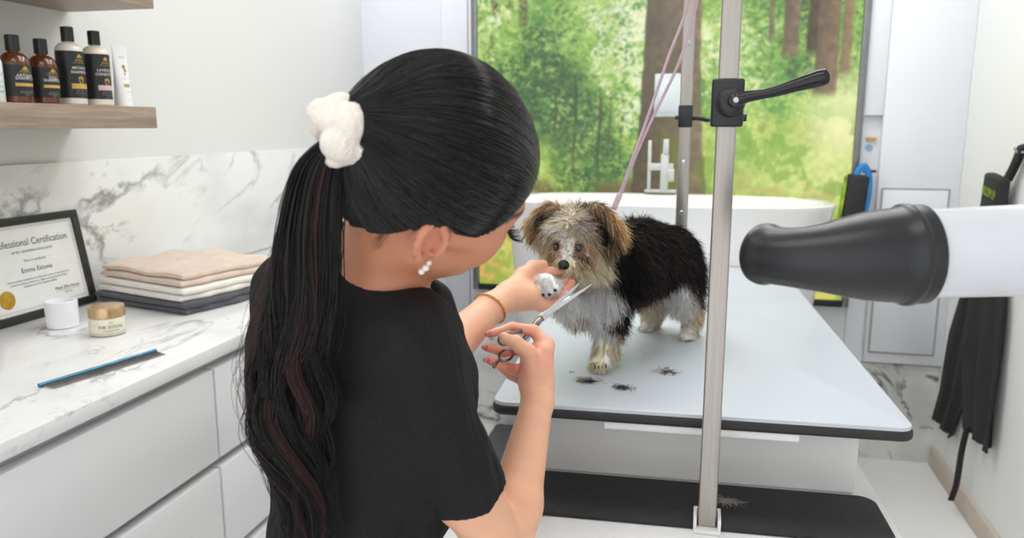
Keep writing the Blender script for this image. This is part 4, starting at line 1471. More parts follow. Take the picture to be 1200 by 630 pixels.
# a few loose curls standing off the left side
for k in range(46):
    o0 = rr.uniform(.30, .50)
    n_ = 34
    t_ = np.linspace(o0, min(1, o0 + rr.uniform(.2, .4)), n_)
    base_ = np.stack([np.interp(t_, tl, SP[:, q]) for q in range(3)], 1)
    hw_ = np.interp(t_, tl, HW)
    u_ = np.linspace(0, 1, n_)
    off = -(.85 + .55 * np.sin(PI * u_) * rr.uniform(.3, 1.0) + .12 * np.sin(7 * u_ + k))
    allst.append(base_ + side * (off * hw_)[:, None] + out_ * (.2 * hw_ * rr.normal())[:, None])
    rad_.append(.0004)
    tint.append((60, 40, 36))
allst = np.array(allst)
# stray hairs
v_, q_ = strands(allst, np.array(rad_))
tc_ = np.repeat(lin(np.array(tint, float) * rr.uniform(.75, 1.25, (len(tint), 1))), 34 * 3, axis=0)
M_tail = mat('tail_hair', (30, 24, 23), 0.26, spec=.42, attr='col')
tail = thing('ponytail', tuple(SP[0]), '', '')
for k_ in ('label', 'category'):
    del tail[k_]
tail.parent = PR
tail.location = Vector(SP[0]) - PR.location
core = Vox(SP.min(0) - .08, SP.max(0) + .08, .005)
core.chain(SP[:-6], HW[:-6] * .34, .01)
V, Q = core.mesh()
fastmesh('inner_hair', V, Q, mat('tail_core', (13, 10, 10), .9, spec=.1, noise=(90, (10, 8, 8), 3)), tail)
o = fastmesh('loose_strands', v_, q_, M_tail, tail, colors=tc_)
o['kind'] = 'stuff'

# ---- scrunchie
M_scr = mat('ivory_plush', (246, 238, 228), 0.9, noise=(60, (236, 226, 214), 4), bump=(260, .9), sheen=.4)
sc_c = np.array(PX(399, 153, .842))
sax = unit(np.array(DL(-.90, -.30, -.28)))
e1 = unit(np.cross(sax, (0.2, 0.3, 1.0))); e2 = np.cross(sax, e1)
sv = Vox(sc_c - .082, sc_c + .082, .0016)
for i in range(8):
    t = 2 * PI * i / 8
    c0 = sc_c + .0225 * (math.cos(t) * e1 + math.sin(t) * e2) + sax * .0075 * (1 if i % 2 else -1)
    tang = -math.sin(t) * e1 + math.cos(t) * e2
    rad = unit(math.cos(t) * e1 + math.sin(t) * e2)
    tw = unit(tang + sax * .7 * (1 if i % 2 else -1))
    q2 = unit(np.cross(tw, rad))
    sv.ell(c0, (.0225 + .002 * (i % 3), .0185, .0165), np.array([tw, q2, np.cross(tw, q2)]), .004)
V, Q = sv.mesh()
g = sv.grad(V)
V = V + g * (smoothnoise(V, 420, 5) * .0007 + smoothnoise(V, 900, 6) * .0005)[:, None]
fastmesh('scrunchie', V, Q, M_scr, PR)

# ---- scrubs top
M_shirt = mat('black_scrubs', (34, 33, 35), 0.75, spec=.22, noise=(300, (26, 25, 27), 3), bump=(1200, .25))
sh = Vox((-.75, .70, .66), (.12, 1.45, 1.36), .0034)
SRS, SLS = RS + np.array((0, 0, .002)), LS + np.array((0, 0, .002))
sh.ell(CH, (.122, .168, .185), TB, .0)
sh.ell(BE, (.112, .150, .19), TB, .06)
sh.ell(PE, (.125, .165, .17), TB, .06)
sh.ell(np.array(PX(362, 430, 1.08)), (.084, .085, .17), None, .06)
sh.cone(NB + np.array(DL(-.012, .0, -.045)), SRS, .055, .058, .05)
sh.cone(NB + np.array(DL(-.012, .0, -.045)), SLS, .055, .056, .05)
for p in (PX(508, 445, 1.06), PX(455, 440, 1.20)):
    sh.ell(p, (.062, .060, .068), None, .05)
sh.ell(np.array(PX(495, 540, 1.10)), (.07, .07, .10), None, .06)
sl_ = Vox((-.75, .70, .66), (.12, 1.45, 1.36), .0034)
ax_ = unit(RA - SRS)
HEM = RA + ax_ * .012
sl_.cone(SRS, RA - ax_ * .06, .060, .056, .0)
sl_.cone(RA - ax_ * .06, RA + ax_ * .10, .056, .0605, .01)
sl_.plane(HEM, ax_ + np.array(DL(.05, 0, -.1)), HEM - .2, HEM + .2, .004)
sl_.cone(RA - ax_ * .035, RA + ax_ * .10, .0495, .0555, .004, 'sub')
al_ = unit(LE - SLS)
sl_.cone(SLS, SLS + (LE - SLS) * .9, .060, .064, .0)
cl_ = SLS + (LE - SLS) * .86
sl_.plane(cl_, al_, cl_ - .09, cl_ + .09, .004)
q_ = np.maximum(.04 - abs(sh.d - sl_.d), 0) / .04
sh.d = np.minimum(sh.d, sl_.d) - q_ * q_ * .01
for a_, b_ in ((PX(480, 324, 1.10), PX(508, 352, 1.09)), (PX(508, 352, 1.09), PX(520, 385, 1.09))):
    sh.cone(a_, b_, .018, .022, .03)
# neck opening, deeper at the front
nk = hp(-.02, 0, -.05)
sh.cone(NB + np.array(DL(-.01, .0, -.06)), NB + np.array(DL(-.006, .006, .012)), .074, .066, .03)
sh.cone(NB + np.array(DL(.006, .004, -.02)), nk + (nk - NB) * .6, .0590, .078, .006, 'sub')
sh.cone(NB + np.array(DL(.07, .045, .02)), NB + np.array(DL(.055, .05, -.075)), .034, .012, .006, 'sub')
V, Q = sh.mesh()
g = sh.grad(V)
# cloth folds: from the armpit across the back and along the sleeve
fold = smoothnoise(V * np.array((1, 1, .55)), 24, 8) * .0052 + smoothnoise(V * np.array((1, 1, .4)), 52, 9) * .0026
for a_, b_, amp, wd in ((PX(430, 545, .98), PX(510, 500, .94), .0050, .012), (PX(418, 570, .99), PX(490, 560, .96), .0045, .010), (PX(440, 610, 1.0), PX(500, 590, .97), .004, .010), (PX(535, 430, 1.0), PX(556, 505, 1.0), .0045, .011), (PX(470, 480, .92), PX(540, 545, .93), .0025, .014)):
    a_, b_ = np.array(a_), np.array(b_)
    t_ = np.clip(((V - a_) @ (b_ - a_)) / ((b_ - a_) @ (b_ - a_)), 0, 1)
    dd_ = np.linalg.norm(V - (a_ + t_[:, None] * (b_ - a_)) , axis=1)
    fold += 1.7 * amp * (np.exp(-(dd_ / wd) ** 2) - .8 * np.exp(-((dd_ - 1.8 * wd) / wd) ** 2)) * np.sin(PI * np.clip(t_, .06, .94))
top_ = np.clip((V[:, 2] - NB[2] + .06) / .05, 0, 1)
V = V + g * (fold * (1 - .75 * top_))[:, None]
shirt = fastmesh('scrubs_top', V, Q, M_shirt, PR)
# hem stitching of the near sleeve and the neckline band are ridges on the cloth
# ---- trousers and shoes below the picture
M_trs = mat('black_trousers', (34, 34, 36), 0.85, noise=(200, (29, 29, 31), 3), bump=(900, .2))
tr = Vox((-.70, .80, .02), (.05, 1.45, .86), .008)
tr.ell(PE - np.array((0, 0, .03)), (.118, .158, .13), TB, .0)
feet = []
for s in (-1, 1):
    hipj = PE + s * .085 * TB[1] + np.array((0, 0, -.06))
    knee = hipj + np.array((0, 0, -.36)) + TB[0] * .03 + s * .01 * TB[1]
    ank = np.array((knee[0], knee[1], .09)) - TB[0] * .03
    tr.chain([hipj, knee, ank], [.092, .066, .050], .04)
    feet.append(ank)
tr.plane((0, 0, .075), (0, 0, -1), (-.8, .7, -.1), (.2, 1.5, .2), .004)
V, Q = tr.mesh()
fastmesh('trousers', V, Q, M_trs, PR)
M_shoe = mat('white_shoe', (225, 225, 226), .5, noise=(40, (216, 216, 217), 3))
for a in feet:
    sv = Vox(a - .26, a + .26, .006)
    sv.cone(np.array((a[0], a[1], .075)), np.array((a[0], a[1], .045)), .046, .044, .01)
    sv.cone(np.array((a[0], a[1], .042)) - TB[0] * .02, np.array((a[0], a[1], .034)) + TB[0] * .14, .042, .036, .02)
    sv.plane((0, 0, .002), (0, 0, -1), a - .3, a + .3, .004)
    V, Q = sv.mesh()
    fastmesh('shoe', V, Q, M_shoe, PR)
# bracelet: gold chain round the left wrist
ba = unit(np.array(PX(592, 350, 1.355)) - LE)
bc = np.array(PX(574, 361.5, 1.322))
e1 = unit(np.cross(ba, (0, 0, 1.0))); e2 = np.cross(ba, e1)
lk = []
nlk = 46
for i in range(nlk):
    t = 2 * PI * i / nlk
    d = math.cos(t) * e1 + math.sin(t) * e2
    rad = .02
    p = bc + d * rad
    for _ in range(12):
        p = p - d * float(body.sample(p[None])[0] - .0022) * .9
    p = p + ba * .004 * math.sin(t)
    tg_ = -math.sin(t) * e1 + math.cos(t) * e2
    nn = d if i % 2 else unit(d + ba * .9)
    lkp = [p + .0030 * math.cos(q) * tg_ + .0018 * math.sin(q) * np.cross(tg_, nn) for q in np.linspace(0, 2 * PI, 11)[:-1]]
    lk.append(gtube(lkp, .0008, 6, closed=True))
mesh('bracelet', gjoin(*lk), M_goldj, PR, smooth=180)
# ------------------------------------------------------------------ dog
HDc = np.array(PX(677, 281, 1.535))
DGf = RZ @ unit((-.42, -.86, -.30))            # where the muzzle points: towards us, a little left and down
DGr = unit(np.cross(DGf, (0, 0, 1.0)) + np.array((0, 0, -.05)))
DGu = np.cross(DGr, DGf)
DB = np.array([DGf, DGr, DGu])


def dh(f, r, u):
    """point in the dog's head frame: forward, the picture's left(+) , up"""
    return HDc + np.array([f, r, u]) @ DB


dv_ = Vox(np.array(PX(600, 430, 1.35)) * 0 + np.array((-.42, 1.30, .895)), (.16, 2.12, 1.30), .0035)
d_ = dv_
d_.ell(HDc + DGu * .003, (.056, .060, .059), DB, 0)
d_.ell(dh(.040, 0, -.022), (.036, .036, .030), DB, .02)
d_.ell(dh(.062, 0, -.028), (.018, .022, .018), DB, .015)
d_.ell(dh(.045, 0, -.046), (.028, .024, .012), DB, .012)
for s in (-1, 1):
    d_.ell(dh(.015, s * .036, -.030), (.03, .024, .03), DB, .02)
    d_.ell(dh(.046, s * .023, .012), (.008, .010, .007), DB, .006, 'sub')
NKb = np.array(PX(712, 296, 1.61))
d_.cone(HDc - DGf * .02, NKb, .050, .060, .03)
CHS, MID, RMP = np.array(PX(712, 320, 1.60)), np.array(PX(752, 298, 1.72)), np.array(PX(785, 297, 1.82))
d_.cone(CHS, MID, .066, .070, .03)
d_.cone(MID, RMP, .070, .064, .03)
d_.ell(PX(700, 340, 1.575), (.045, .045, .05), None, .03)
# legs
FL = [PX(716, 342, 1.585), PX(714, 378, 1.595), PX(709, 412, 1.580), PX(705, 426, 1.565)]
d_.chain(FL, [.036, .026, .0195, .0175], .02)
d_.ell(PX(704, 427.5, 1.552), (.020, .024, .0115), None, .012)
RL = [PX(688, 345, 1.555), PX(676, 362, 1.535), PX(655, 345, 1.47), PX(643, 334, 1.435)]
d_.chain(RL, [.032, .022, .0185, .017], .018)
d_.ell(PX(639, 332, 1.417), (.0205, .018, .0185), None, .008)
for px_, py_ in ((630, 338.5), (636.5, 342.5), (644, 342), (650.5, 337.5)):
    d_.ell(PX(px_, py_, 1.404), (.0078, .0085, .0085), None, .004)
HN = [PX(796, 322, 1.825), PX(800, 348, 1.80), PX(812, 370, 1.830), PX(808, 391, 1.815)]
d_.chain(HN, [.054, .034, .019, .017], .02)
d_.ell(PX(805, 394, 1.795), (.017, .022, .0105), None, .010)
HF = [PX(775, 330, 1.86), PX(766, 352, 1.875), PX(764, 370, 1.905), PX(761, 383, 1.895)]
d_.chain(HF, [.045, .030, .019, .017], .02)
d_.ell(PX(758, 385, 1.878), (.017, .022, .0105), None, .010)
d_.plane((0, 0, .9012), (0, 0, -1), (-.5, 1.2, .85), (.3, 2.2, .93), .002)
# ears: leaf shaped flaps that fold forward
EL_ = [dh(-.006, .034, .052), dh(.004, .058, .058), dh(.014, .080, .024)]
ER_ = [dh(-.006, -.034, .052), dh(.004, -.064, .050), dh(.014, -.084, .012)]
for E_ in (EL_, ER_):
    nrm = unit(np.cross(np.array(E_[1]) - E_[0], np.array(E_[2]) - E_[1]))
    for a, b_, w0 in ((E_[0], E_[1], .027), (E_[1], E_[2], .027)):
        c0 = (np.array(a) + b_) / 2
        ax0 = unit(np.array(b_) - a)
        n0 = unit(DGf - ax0 * (DGf @ ax0))
        d_.ell(c0, (np.linalg.norm(np.array(b_) - a) * .82, w0, .0055), np.array([ax0, np.cross(n0, ax0), n0]), .008)
V, Q = dv_.mesh()

BLK, GRY, TAN, CRM, WHT, SIL = (92, 83, 81), (150, 142, 136), (216, 180, 146), (236, 216, 198), (250, 245, 238), (206, 196, 184)
LIGHTER = 1.45
dn, bk, bkd = DL(0, -.1, -1), DL(.6, .6, -.25), DL(.35, .3, -.9)
SEED = []


def seed(p, col, ln, dr, lift=.35):
    SEED.append((np.asarray(p, float), np.array(col, float), ln, np.asarray(dr, float) / np.linalg.norm(dr), lift))


# body: black saddle
for px_, py_, v_ in ((735, 262, 1.66), (750, 255, 1.72), (775, 262, 1.80), (800, 275, 1.86), (740, 290, 1.63), (760, 300, 1.68), (785, 300, 1.74), (812, 300, 1.82), (735, 325, 1.62), (760, 335, 1.68), (812, 330, 1.80), (725, 345, 1.57), (727, 365, 1.56), (815, 345, 1.82), (760, 280, 1.9), (730, 275, 1.8), (790, 320, 1.74), (748, 352, 1.70)):
    seed(PX(px_, py_, v_), BLK, .028, bkd, .6)
for px_, py_, v_ in ((718, 300, 1.56), (722, 320, 1.55), (705, 300, 1.6), (728, 330, 1.56)):
    seed(PX(px_, py_, v_), (44, 40, 38), .030, dn, .4)
# chest and belly: white
for px_, py_, v_ in ((705, 335, 1.535), (695, 345, 1.53), (712, 350, 1.54), (685, 340, 1.53), (698, 365, 1.55), (690, 355, 1.6)):
    seed(PX(px_, py_, v_), WHT, .034, dn, .35)
seed(PX(775, 352, 1.78), (190, 176, 160), .016, dn)
seed(PX(785, 340, 1.78), (214, 202, 190), .018, dn); seed(PX(792, 352, 1.765), WHT, .018, dn); seed(PX(793, 365, 1.78), (226, 208, 190), .018, dn)
# legs
for px_, py_, v_, c_ in ((706, 385, 1.565, WHT), (716, 392, 1.57, CRM), (700, 400, 1.56, (228, 204, 176)), (718, 405, 1.58, TAN), (704, 412, 1.55, (226, 200, 170)), (712, 420, 1.56, CRM), (699, 425, 1.54, (222, 196, 168))):
    seed(PX(px_, py_, v_), c_, .016 if py_ > 405 else .022, dn, .3)
seed(PX(722, 378, 1.575), BLK, .024, dn); seed(PX(716, 372, 1.56), BLK, .022, dn)
for px_, py_, v_, c_ in ((803, 368, 1.80, (226, 206, 188)), (814, 370, 1.81, (208, 180, 156)), (806, 385, 1.79, (232, 214, 196)), (800, 392, 1.78, CRM), (812, 392, 1.80, CRM)):
    seed(PX(px_, py_, v_), c_, .015, dn, .3)
for px_, py_, v_, c_ in ((768, 355, 1.86, (214, 190, 164)), (762, 368, 1.88, (214, 190, 166)), (758, 380, 1.87, CRM), (766, 382, 1.89, (200, 170, 140))):
    seed(PX(px_, py_, v_), c_, .015, dn, .3)
# raised leg and paw
pw = DL(-.6, -.5, -.3)
for px_, py_, v_, c_ in ((640, 330, 1.41, WHT), (634, 328, 1.41, (238, 230, 218)), (645, 326, 1.43, WHT), (655, 345, 1.46, (226, 212, 194)), (668, 360, 1.52, (218, 204, 186)), (676, 368, 1.53, (150, 140, 130)), (662, 352, 1.5, WHT)):
    seed(PX(px_, py_, v_), c_, .011 if px_ < 650 else .02, pw if px_ < 650 else dn, .3)
# head
for f_, r_, u_, c_, l_, dr_, li in (
        (.070, .0, .000, SIL, .010, DGu * .9 + DGf * .1, .5),
        (.060, .0, .026, SIL, .016, DGu * 1 - DGf * .1, .3),
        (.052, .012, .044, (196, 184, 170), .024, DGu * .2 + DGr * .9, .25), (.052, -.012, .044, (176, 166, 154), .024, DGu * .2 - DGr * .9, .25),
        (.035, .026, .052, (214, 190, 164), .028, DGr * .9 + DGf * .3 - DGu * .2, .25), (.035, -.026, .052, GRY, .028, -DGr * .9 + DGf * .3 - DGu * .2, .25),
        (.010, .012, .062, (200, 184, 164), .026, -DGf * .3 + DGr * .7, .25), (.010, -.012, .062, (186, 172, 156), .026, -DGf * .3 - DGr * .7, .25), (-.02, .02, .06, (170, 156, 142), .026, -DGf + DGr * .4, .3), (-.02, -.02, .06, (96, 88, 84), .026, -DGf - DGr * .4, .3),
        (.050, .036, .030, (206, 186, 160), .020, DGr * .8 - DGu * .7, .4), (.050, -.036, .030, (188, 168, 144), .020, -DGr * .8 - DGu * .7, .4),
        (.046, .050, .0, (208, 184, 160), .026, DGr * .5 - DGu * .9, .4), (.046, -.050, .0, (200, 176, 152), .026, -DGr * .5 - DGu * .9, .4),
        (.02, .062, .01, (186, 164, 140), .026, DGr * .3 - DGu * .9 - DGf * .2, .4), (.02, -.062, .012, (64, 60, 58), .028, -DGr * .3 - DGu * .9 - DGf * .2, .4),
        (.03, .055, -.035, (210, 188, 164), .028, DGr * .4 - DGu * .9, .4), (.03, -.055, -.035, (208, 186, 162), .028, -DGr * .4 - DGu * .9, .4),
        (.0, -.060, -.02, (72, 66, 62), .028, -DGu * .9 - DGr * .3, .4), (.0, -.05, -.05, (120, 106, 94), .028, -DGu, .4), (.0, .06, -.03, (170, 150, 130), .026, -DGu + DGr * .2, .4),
        (.074, .018, -.026, (214, 192, 162), .017, DGr * .7 - DGu * .7 + DGf * .1, .4), (.074, -.018, -.026, (214, 192, 162), .017, -DGr * .7 - DGu * .7 + DGf * .1, .4),
        (.060, .034, -.034, (214, 190, 164), .026, DGr * .6 - DGu * .9, .4), (.060, -.034, -.034, (212, 188, 162), .028, -DGr * .6 - DGu * .9, .4),
        (.066, .0, -.050, (208, 182, 154), .018, -DGu + DGf * .2, .4), (.045, .02, -.060, (200, 168, 136), .022, -DGu * 1.0, .4), (.045, -.02, -.060, (198, 166, 134), .022, -DGu, .4),
        (.056, .024, .004, (126, 98, 82), .008, DGr * .6 - DGu * .8, .3), (.056, -.026, -.004, (122, 94, 78), .008, -DGr * .6 - DGu * .8, .3),
        (-.03, .0, -.05, (50, 46, 44), .03, -DGu, .4), (-.045, -.04, .02, (40, 37, 36), .03, -DGf - DGu, .4), (-.045, .04, .0, (90, 82, 76), .03, -DGf - DGu, .4)):
    seed(dh(f_, r_, u_), c_, l_, dr_, li)
# ears: dark backs, tan fringes
for E_, s in ((EL_, 1), (ER_, -1)):
    e0, e1_, e2_ = [np.array(q) for q in E_]
    wd = unit(np.cross(unit(e2_ - e1_), DGf))
    dr_ = unit(e2_ - e1_ + DGr * s * .012)
    seed(e0, (150, 130, 110), .020, DGr * s - DGu * .2, .3)
    seed(e0 + DGu * .018, (170, 148, 124), .024, DGr * s * .9 + DGu * .1, .4)
    seed(e1_, (104, 90, 80), .020, dr_, .25)
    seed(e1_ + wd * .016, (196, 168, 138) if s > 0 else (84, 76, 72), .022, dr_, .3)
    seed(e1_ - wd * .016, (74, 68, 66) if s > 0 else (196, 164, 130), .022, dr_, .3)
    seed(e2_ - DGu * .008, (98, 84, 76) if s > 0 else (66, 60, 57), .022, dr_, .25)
    seed(e2_ + wd * .017, (190, 162, 132), .024, dr_, .3)
    seed(e2_ - wd * .017, (190, 160, 128), .024, dr_, .3)
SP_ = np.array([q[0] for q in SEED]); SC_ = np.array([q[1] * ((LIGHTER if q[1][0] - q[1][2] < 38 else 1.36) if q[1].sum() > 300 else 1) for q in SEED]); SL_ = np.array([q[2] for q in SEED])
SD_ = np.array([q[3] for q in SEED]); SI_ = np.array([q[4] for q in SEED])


def seedw(P, sharp):
    d = np.linalg.norm(P[:, None, :] - SP_[None], axis=2)
    w_ = 1 / (d + .004) ** sharp
    return w_ / w_.sum(1, keepdims=True)


def fur_field(P, jit, r):
    n = len(P)
    out = [np.zeros((n, 3)), np.zeros(n), np.zeros((n, 3)), np.zeros(n)]
    for a in range(0, n, 6000):
        s = slice(a, a + 6000)
        q = P[s] + r.normal(0, jit, (len(P[s]), 3))
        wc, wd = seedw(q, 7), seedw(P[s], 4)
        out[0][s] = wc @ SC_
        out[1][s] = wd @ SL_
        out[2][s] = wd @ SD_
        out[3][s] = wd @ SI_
    return out


fr_ = np.random.default_rng(21)
col0 = fur_field(V, .002, fr_)[0]
DOG = thing('small_dog', tuple(np.array(PX(745, 410, 1.70)) * np.array((1, 1, 0)) + np.array((0, 0, .9))), 'small shaggy black, tan and white terrier standing on the table, one paw raised', 'dog')
M_dogskin = mat('dog_undercoat', (120, 110, 100), .9, attr='col')
fastmesh('body', V, Q, M_dogskin, DOG, colors=lin(np.clip(col0 * .95, 0, 255)))
# coat
A_, B_, C_ = V[Q[:, 0]], V[Q[:, 1]], V[Q[:, 2]]
D_ = V[Q[:, 3]]
ar = np.linalg.norm(np.cross(C_ - A_, D_ - B_), axis=1)
ctr = (A_ + B_ + C_ + D_) / 4
NF = 62000
wgt = ar * np.where(np.linalg.norm(ctr - HDc, axis=1) < .10, 2.2, 1.0)
pick = fr_.choice(len(Q), NF, p=wgt / wgt.sum())
s_, t_2 = fr_.random((2, NF))
root = (A_[pick] * ((1 - s_) * (1 - t_2))[:, None] + B_[pick] * (s_ * (1 - t_2))[:, None] + C_[pick] * (s_ * t_2)[:, None] + D_[pick] * ((1 - s_) * t_2)[:, None])
nr = dv_.grad(root)
fc_, fl_, fd_, fi_ = fur_field(root, .0045, fr_)
EYES = [dh(.0560, -.0235, .0095), dh(.0545, .0235, .0095)]
NOSE = dh(.0800, .001, -.0165)
eyed = np.min([np.linalg.norm(root - e, axis=1) for e in EYES], axis=0)
nosed = np.linalg.norm(root - NOSE, axis=1)
PADS = [PX(630, 341, 1.3955), PX(636.5, 345.5, 1.3925), PX(644, 345, 1.392), PX(650.5, 340, 1.3955)]
padd = np.min([np.linalg.norm(root - np.array(e), axis=1) for e in PADS], axis=0)
ln = fl_ * fr_.uniform(.55, 1.25, NF)
ln *= np.clip((eyed - .006) / .024, .08, 1) * np.clip(nosed / .024, .10, 1) * np.clip(padd / .012, .15, 1)
# locks: strands of one neighbourhood lean the same way
cl = np.stack([smoothnoise(root, 190, k) for k in (31, 32, 33)], 1)
cl = cl * np.where(fc_.sum(1) < 330, 1.5, 1.0)[:, None]
dirn = fd_ + nr * fi_[:, None] + cl * .28 + fr_.normal(0, .11, (NF, 3))
dirn -= nr * np.minimum((dirn * nr).sum(1) - .18, 0)[:, None]
dirn /= np.linalg.norm(dirn, axis=1)[:, None]
S = 6
tt = np.linspace(0, 1, S)
PTS = root[:, None] - nr[:, None] * .001 + dirn[:, None] * (ln[:, None] * tt)[..., None] + (np.array((0, 0, -1)) * .30 + cl[:, None] * .25 + fr_.normal(0, .10, (NF, 1, 3))) * (ln[:, None] * tt ** 2)[..., None]
PTS[..., 2] = np.maximum(PTS[..., 2], .9016)
v_, q_ = strands(PTS, fr_.uniform(.00055, .00095, NF))
tone = np.clip(fr_.normal(1, .13, NF), .65, 1.35)
dark = fr_.random(NF) < .10
cs = fc_ * tone[:, None]
cs[dark] *= .7
blk_ = (fc_.sum(1) < 330) & (fr_.random(NF) < .5)
cs[blk_] *= .42
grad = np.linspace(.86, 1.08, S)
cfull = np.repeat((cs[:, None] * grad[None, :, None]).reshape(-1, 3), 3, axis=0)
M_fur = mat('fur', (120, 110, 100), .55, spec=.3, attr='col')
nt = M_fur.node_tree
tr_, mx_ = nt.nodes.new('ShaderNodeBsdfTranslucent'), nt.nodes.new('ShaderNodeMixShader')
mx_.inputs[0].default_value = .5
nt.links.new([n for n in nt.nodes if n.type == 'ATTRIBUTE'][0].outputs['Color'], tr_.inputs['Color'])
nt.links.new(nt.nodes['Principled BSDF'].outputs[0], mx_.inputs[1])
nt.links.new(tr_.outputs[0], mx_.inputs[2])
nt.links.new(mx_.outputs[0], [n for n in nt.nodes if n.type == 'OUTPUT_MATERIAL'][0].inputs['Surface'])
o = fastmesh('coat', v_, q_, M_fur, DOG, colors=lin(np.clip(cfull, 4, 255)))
o['kind'] = 'stuff'
M_eye = mat('dog_eye', (18, 12, 10), 0.05, noise=(80, (12, 8, 7), 2), coat=1.0)
M_nose = mat('dog_nose', (26, 25, 27), 0.32, noise=(300, (20, 19, 21), 2), bump=(900, .4))
for e in EYES:
    mesh('eye', glathe([(.0072 * math.sin(PI * i / 12) + 1e-5, -.0072 * math.cos(PI * i / 12)) for i in range(13)], 24, e), M_eye, DOG, smooth=180)
nv = Vox(NOSE - .03, NOSE + .03, .0009)
nv.ell(NOSE, (.0085, .0118, .0092), DB, 0)
nv.ell(NOSE + DGu * .003, (.0095, .0095, .006), DB, .004)
for s in (-1, 1):
    nv.ell(NOSE + DGf * .0065 + DGr * s * .0062 - DGu * .0018, (.005, .0026, .0020), DB, .0015, 'sub')
nv.cone(NOSE + DGf * .0095 - DGu * .002, NOSE + DGf * .008 - DGu * .012, .0007, .0007, .001, 'sub')
V2, Q2 = nv.mesh()
fastmesh('nose', V2, Q2, M_nose, DOG)
M_pad = mat('paw_leather', (58, 49, 47), .6, noise=(200, (46, 39, 38), 2), bump=(700, .3))
for i, p in enumerate(PADS):
    p = np.array(p)
    r_ = .0034
    mesh('paw_pad', gxf(glathe([(r_ * math.sin(PI * k / 10) + 1e-5, -.6 * r_ * math.cos(PI * k / 10)) for k in range(11)], 16, (0, 0, 0), unit(DL(-.1, -1, -.5))), p), M_pad, DOG, smooth=180)
# claws of the standing front paw
M_claw = mat('claw', (60, 52, 48), .4, noise=(100, (50, 43, 40), 2))
for k in range(4):
    p = np.array(PX(697, 429.5, 1.535)) + np.array(DL(.0075, -.0005, 0)) * k
    mesh('claw', gtube([p + np.array(DL(0, .004, .004)), p + np.array(DL(0, -.004, .0015)), p + np.array(DL(0, -.0075, -.002))], [.0022, .0018, .0006], 8), M_claw, DOG, smooth=180)

# ------------------------------------------------------------------ lead from the bar to the dog's neck
M_lead = mat('lilac_cord', (206, 180, 194), 0.55, noise=(500, (190, 160, 176), 2), bump=(900, .4))
lead = thing('grooming_lead', PX(722, 240, 1.625), 'thin lilac pink grooming lead hanging from above to the neck of the dog', 'lead')
top_pt = np.array((-.004, 1.70, 1.8305))
kA = [PX(722, 240, 1.625), PX(740, 190, 1.635), PX(757, 143, 1.65), PX(783, 68, 1.675), PX(807, 0, 1.69), top_pt + np.array((-.010, 0, .004))]
kB = [PX(723, 240, 1.627), PX(742, 190, 1.637), PX(761, 146, 1.65), PX(797, 70, 1.672), PX(817, 0, 1.685), top_pt + np.array((.012, -.02, .004))]
for nm, K in (('cord', kA), ('cord', kB)):
    mesh(nm, gtube(spline(K, 70), .0031, 10), M_lead, lead, smooth=180)
mesh('bar_loop', gtube([np.array((.0, 1.69, 1.845)) + np.array((.0255 * math.cos(t), 0, .0225 * math.sin(t))) for t in np.linspace(0, 2 * PI, 25)[:-1]], .0035, 10, closed=True), M_lead, lead, smooth=180)
sl0, sl1 = np.array(PX(719, 245, 1.622)), np.array(PX(727, 226, 1.628))
mesh('slider', gtube(np.linspace(sl0, sl1, 6), [.0055, .0062, .0062, .0062, .0062, .005], 12), mat('pink_slider', (214, 190, 200), .45, noise=(90, (204, 178, 190), 2)), lead)
nc, na = np.array(PX(708, 282, 1.60)), unit(NKb - HDc)
e1 = unit(np.cross(na, (0, 0, 1.0))); e2 = np.cross(na, e1)
mesh('neck_loop', gtube([nc + .054 * (math.cos(t) * e1 + math.sin(t) * e2) for t in np.linspace(0, 2 * PI, 49)[:-1]], .0032, 8, closed=True), M_lead, lead, smooth=180)

# ------------------------------------------------------------------ scissors in the right hand
M_sc = mat('polished_steel', (206, 208, 212), 0.16, 1.0, noise=(40, (196, 198, 203), 2))
M_scd = mat('dark_steel', (150, 138, 138), 0.22, 1.0, noise=(40, (108, 97, 97), 2))
sci = thing('grooming_scissors', PX(634, 373, 1.32), 'steel scissors in the woman\'s hand with the blades at the dog\'s chin', 'scissors')
piv = np.array(PX(634, 373, 1.318))


def ring(c, a1, a2, r1, r2, th, n=32):
    return gtube([np.array(c) + r1 * math.cos(t) * a1 + r2 * math.sin(t) * a2 for t in np.linspace(0, 2 * PI, n + 1)[:-1]], th, 10, closed=True)


def blade(tip, side):
    tip = np.array(tip)
    ax = unit(tip - piv)
    vw = unit(np.array(DL(0, -1, .25)))
    wv = unit(np.cross(ax, vw))
    nv_ = np.cross(wv, ax)
    L_ = np.linalg.norm(tip - piv)
    V_, F_ = [], []
    for i in range(14):
        t = i / 13
        wdt = .0105 * (1 - t) ** .55 + .0008
        c = piv + ax * L_ * t + wv * side * .0018
        for dx, dz in ((-wdt * .5, -.0010), (wdt * .5, -.0006), (wdt * .3, .0012), (-wdt * .5, .0006)):
            V_.append(c + wv * dx * side + nv_ * dz * (1 - .5 * t) + nv_ * .0012 * side)
    for i in range(13):
        for k in range(4):
            F_.append((i * 4 + k, i * 4 + (k + 1) % 4, (i + 1) * 4 + (k + 1) % 4, (i + 1) * 4 + k))
    F_.append((3, 2, 1, 0)); F_.append((52, 53, 54, 55))
    return np.array(V_), F_


a1 = unit(np.array(DL(1, 0, .15))); a2 = unit(np.array(DL(.1, -.25, 1)))
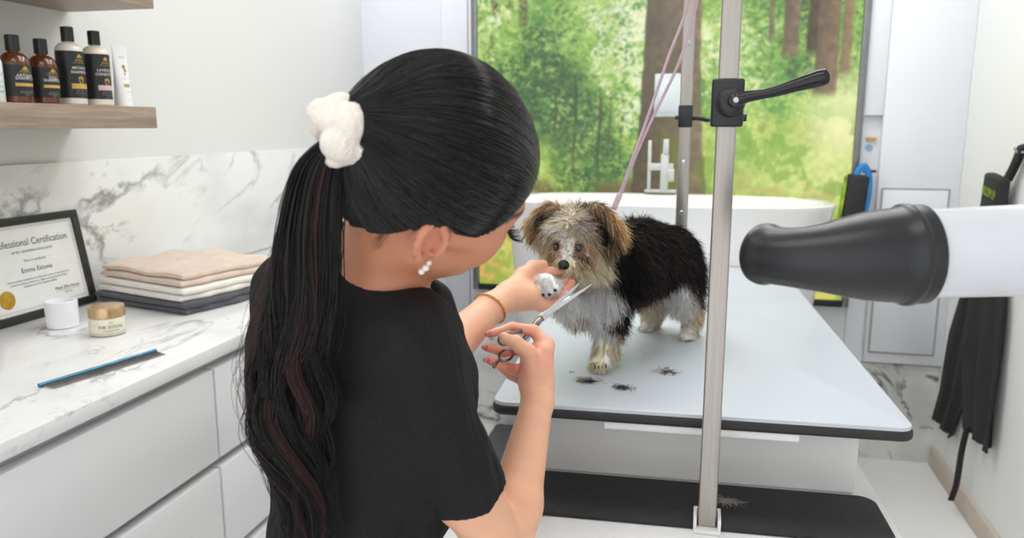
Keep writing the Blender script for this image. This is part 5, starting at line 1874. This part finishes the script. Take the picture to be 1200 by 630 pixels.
# thumb ring half
r1c, r2c = np.array(PX(593.5, 396.5, 1.180)), np.array(PX(593, 416, 1.205))
mesh('blade', blade(PX(680, 329, 1.425), 1), M_sc, sci, smooth=30)
mesh('blade', blade(PX(695, 333, 1.43), -1), M_sc, sci, smooth=30)
mesh('handle', gjoin(gtube(spline([piv, PX(622, 384, 1.285), PX(608, 388, 1.235), PX(601, 391, 1.195)], 18), np.linspace(.0058, .0032, 18), 10), ring(r1c, a1, a2, .0125, .0115, .0021)), M_scd, sci, smooth=180)
mesh('handle', gjoin(gtube(spline([piv, PX(618, 392, 1.275), PX(608, 404, 1.235), PX(601, 410, 1.212)], 18), np.linspace(.0058, .0032, 18), 10), ring(r2c, a1, a2, .0115, .0105, .0021),
     gtube(spline([PX(585.5, 420, 1.205), PX(582, 425, 1.198), PX(578, 431, 1.192)], 8), [.0022, .0022, .0021, .002, .002, .0022, .0026, .0022], 10)), M_scd, sci, smooth=180)
mesh('pivot_screw', glathe([(.0045, -.004), (.0048, .003), (.0040, .0045), (.001, .0046)], 20, piv, unit(DL(0, -1, .25))), mat('brass', (214, 176, 92), .25, 1.0, noise=(50, (200, 160, 78), 2)), sci)

# ------------------------------------------------------------------ cut tufts of fur
M_tuft = mat('cut_fur', (90, 84, 80), .7, attr='col')
def tuft(p, n, spread, lgt, cols, label, seed_):
    r = np.random.default_rng(seed_)
    p = np.array(p)
    base = p + r.normal(0, 1, (n, 3)) * np.array((spread, spread * .5, 0))
    base[:, 2] = p[2] + .0012 + r.random(n) * .004
    ang = r.uniform(-2.2, 2.2, n)
    d = np.stack([np.cos(ang), np.sin(ang), r.normal(0, .15, n)], 1) @ RZ.T
    bend = r.normal(0, .9, (n, 3)) * np.array((1, 1, .3))
    t = np.linspace(-.5, .5, 6)
    l = lgt * r.uniform(.5, 1.2, n)
    P = base[:, None] + d[:, None] * (l[:, None] * t)[..., None] + bend[:, None] * (l[:, None] * (t ** 2))[..., None]
    P[..., 2] = np.maximum(P[..., 2], p[2] + .0007)
    v_, q_ = strands(P, np.full(n, .00045))
    side_ = (base - p) @ np.array(DL(1, 0, 0)) / spread
    pickc = np.where((side_ + r.normal(0, .5, n))[:, None] > 0, np.array(cols[1], float), np.array(cols[0], float)) * r.uniform(.8, 1.1, (n, 1))
    tag(fastmesh('fur_clipping', v_, q_, M_tuft, None, colors=lin(np.clip(np.repeat(pickc, 18, axis=0), 3, 255))), label, 'fur clipping', 'cut fur tufts')
tuft(PX(688, 447, 1.482 * .9728 + .0), 90, .010, .022, ((120, 112, 104), (44, 40, 40)), 'grey and black fur clipping nearest the front paw of the dog', 1) if False else None
TZ = .9002
def on_table(px_w, py_w):
    return (px_w, py_w, TZ)
tuft(on_table(-.201, 1.479), 150, .0105, .022, ((196, 188, 178), (60, 54, 52)), 'grey and black tuft of cut fur just below the standing front paw', 1)
tuft(on_table(-.126, 1.454), 80, .0085, .020, ((70, 64, 62), (46, 42, 42)), 'dark tuft of cut fur nearest the front edge of the table', 2)
tuft(on_table(-.054, 1.575), 110, .0115, .022, ((240, 236, 230), (38, 34, 34)), 'half white, half black tuft of cut fur beside the steel post', 3)
tuft(on_table(-.238, 1.522), 10, .002, .007, ((52, 48, 48), (50, 46, 46)), 'tiny dark speck of cut fur left of the front paw', 4)
tuft((.078, 1.352, LZ + .0062), 130, .011, .018, ((196, 190, 182), (170, 164, 158)), 'pale grey tuft of cut fur lying on the black mat', 5)
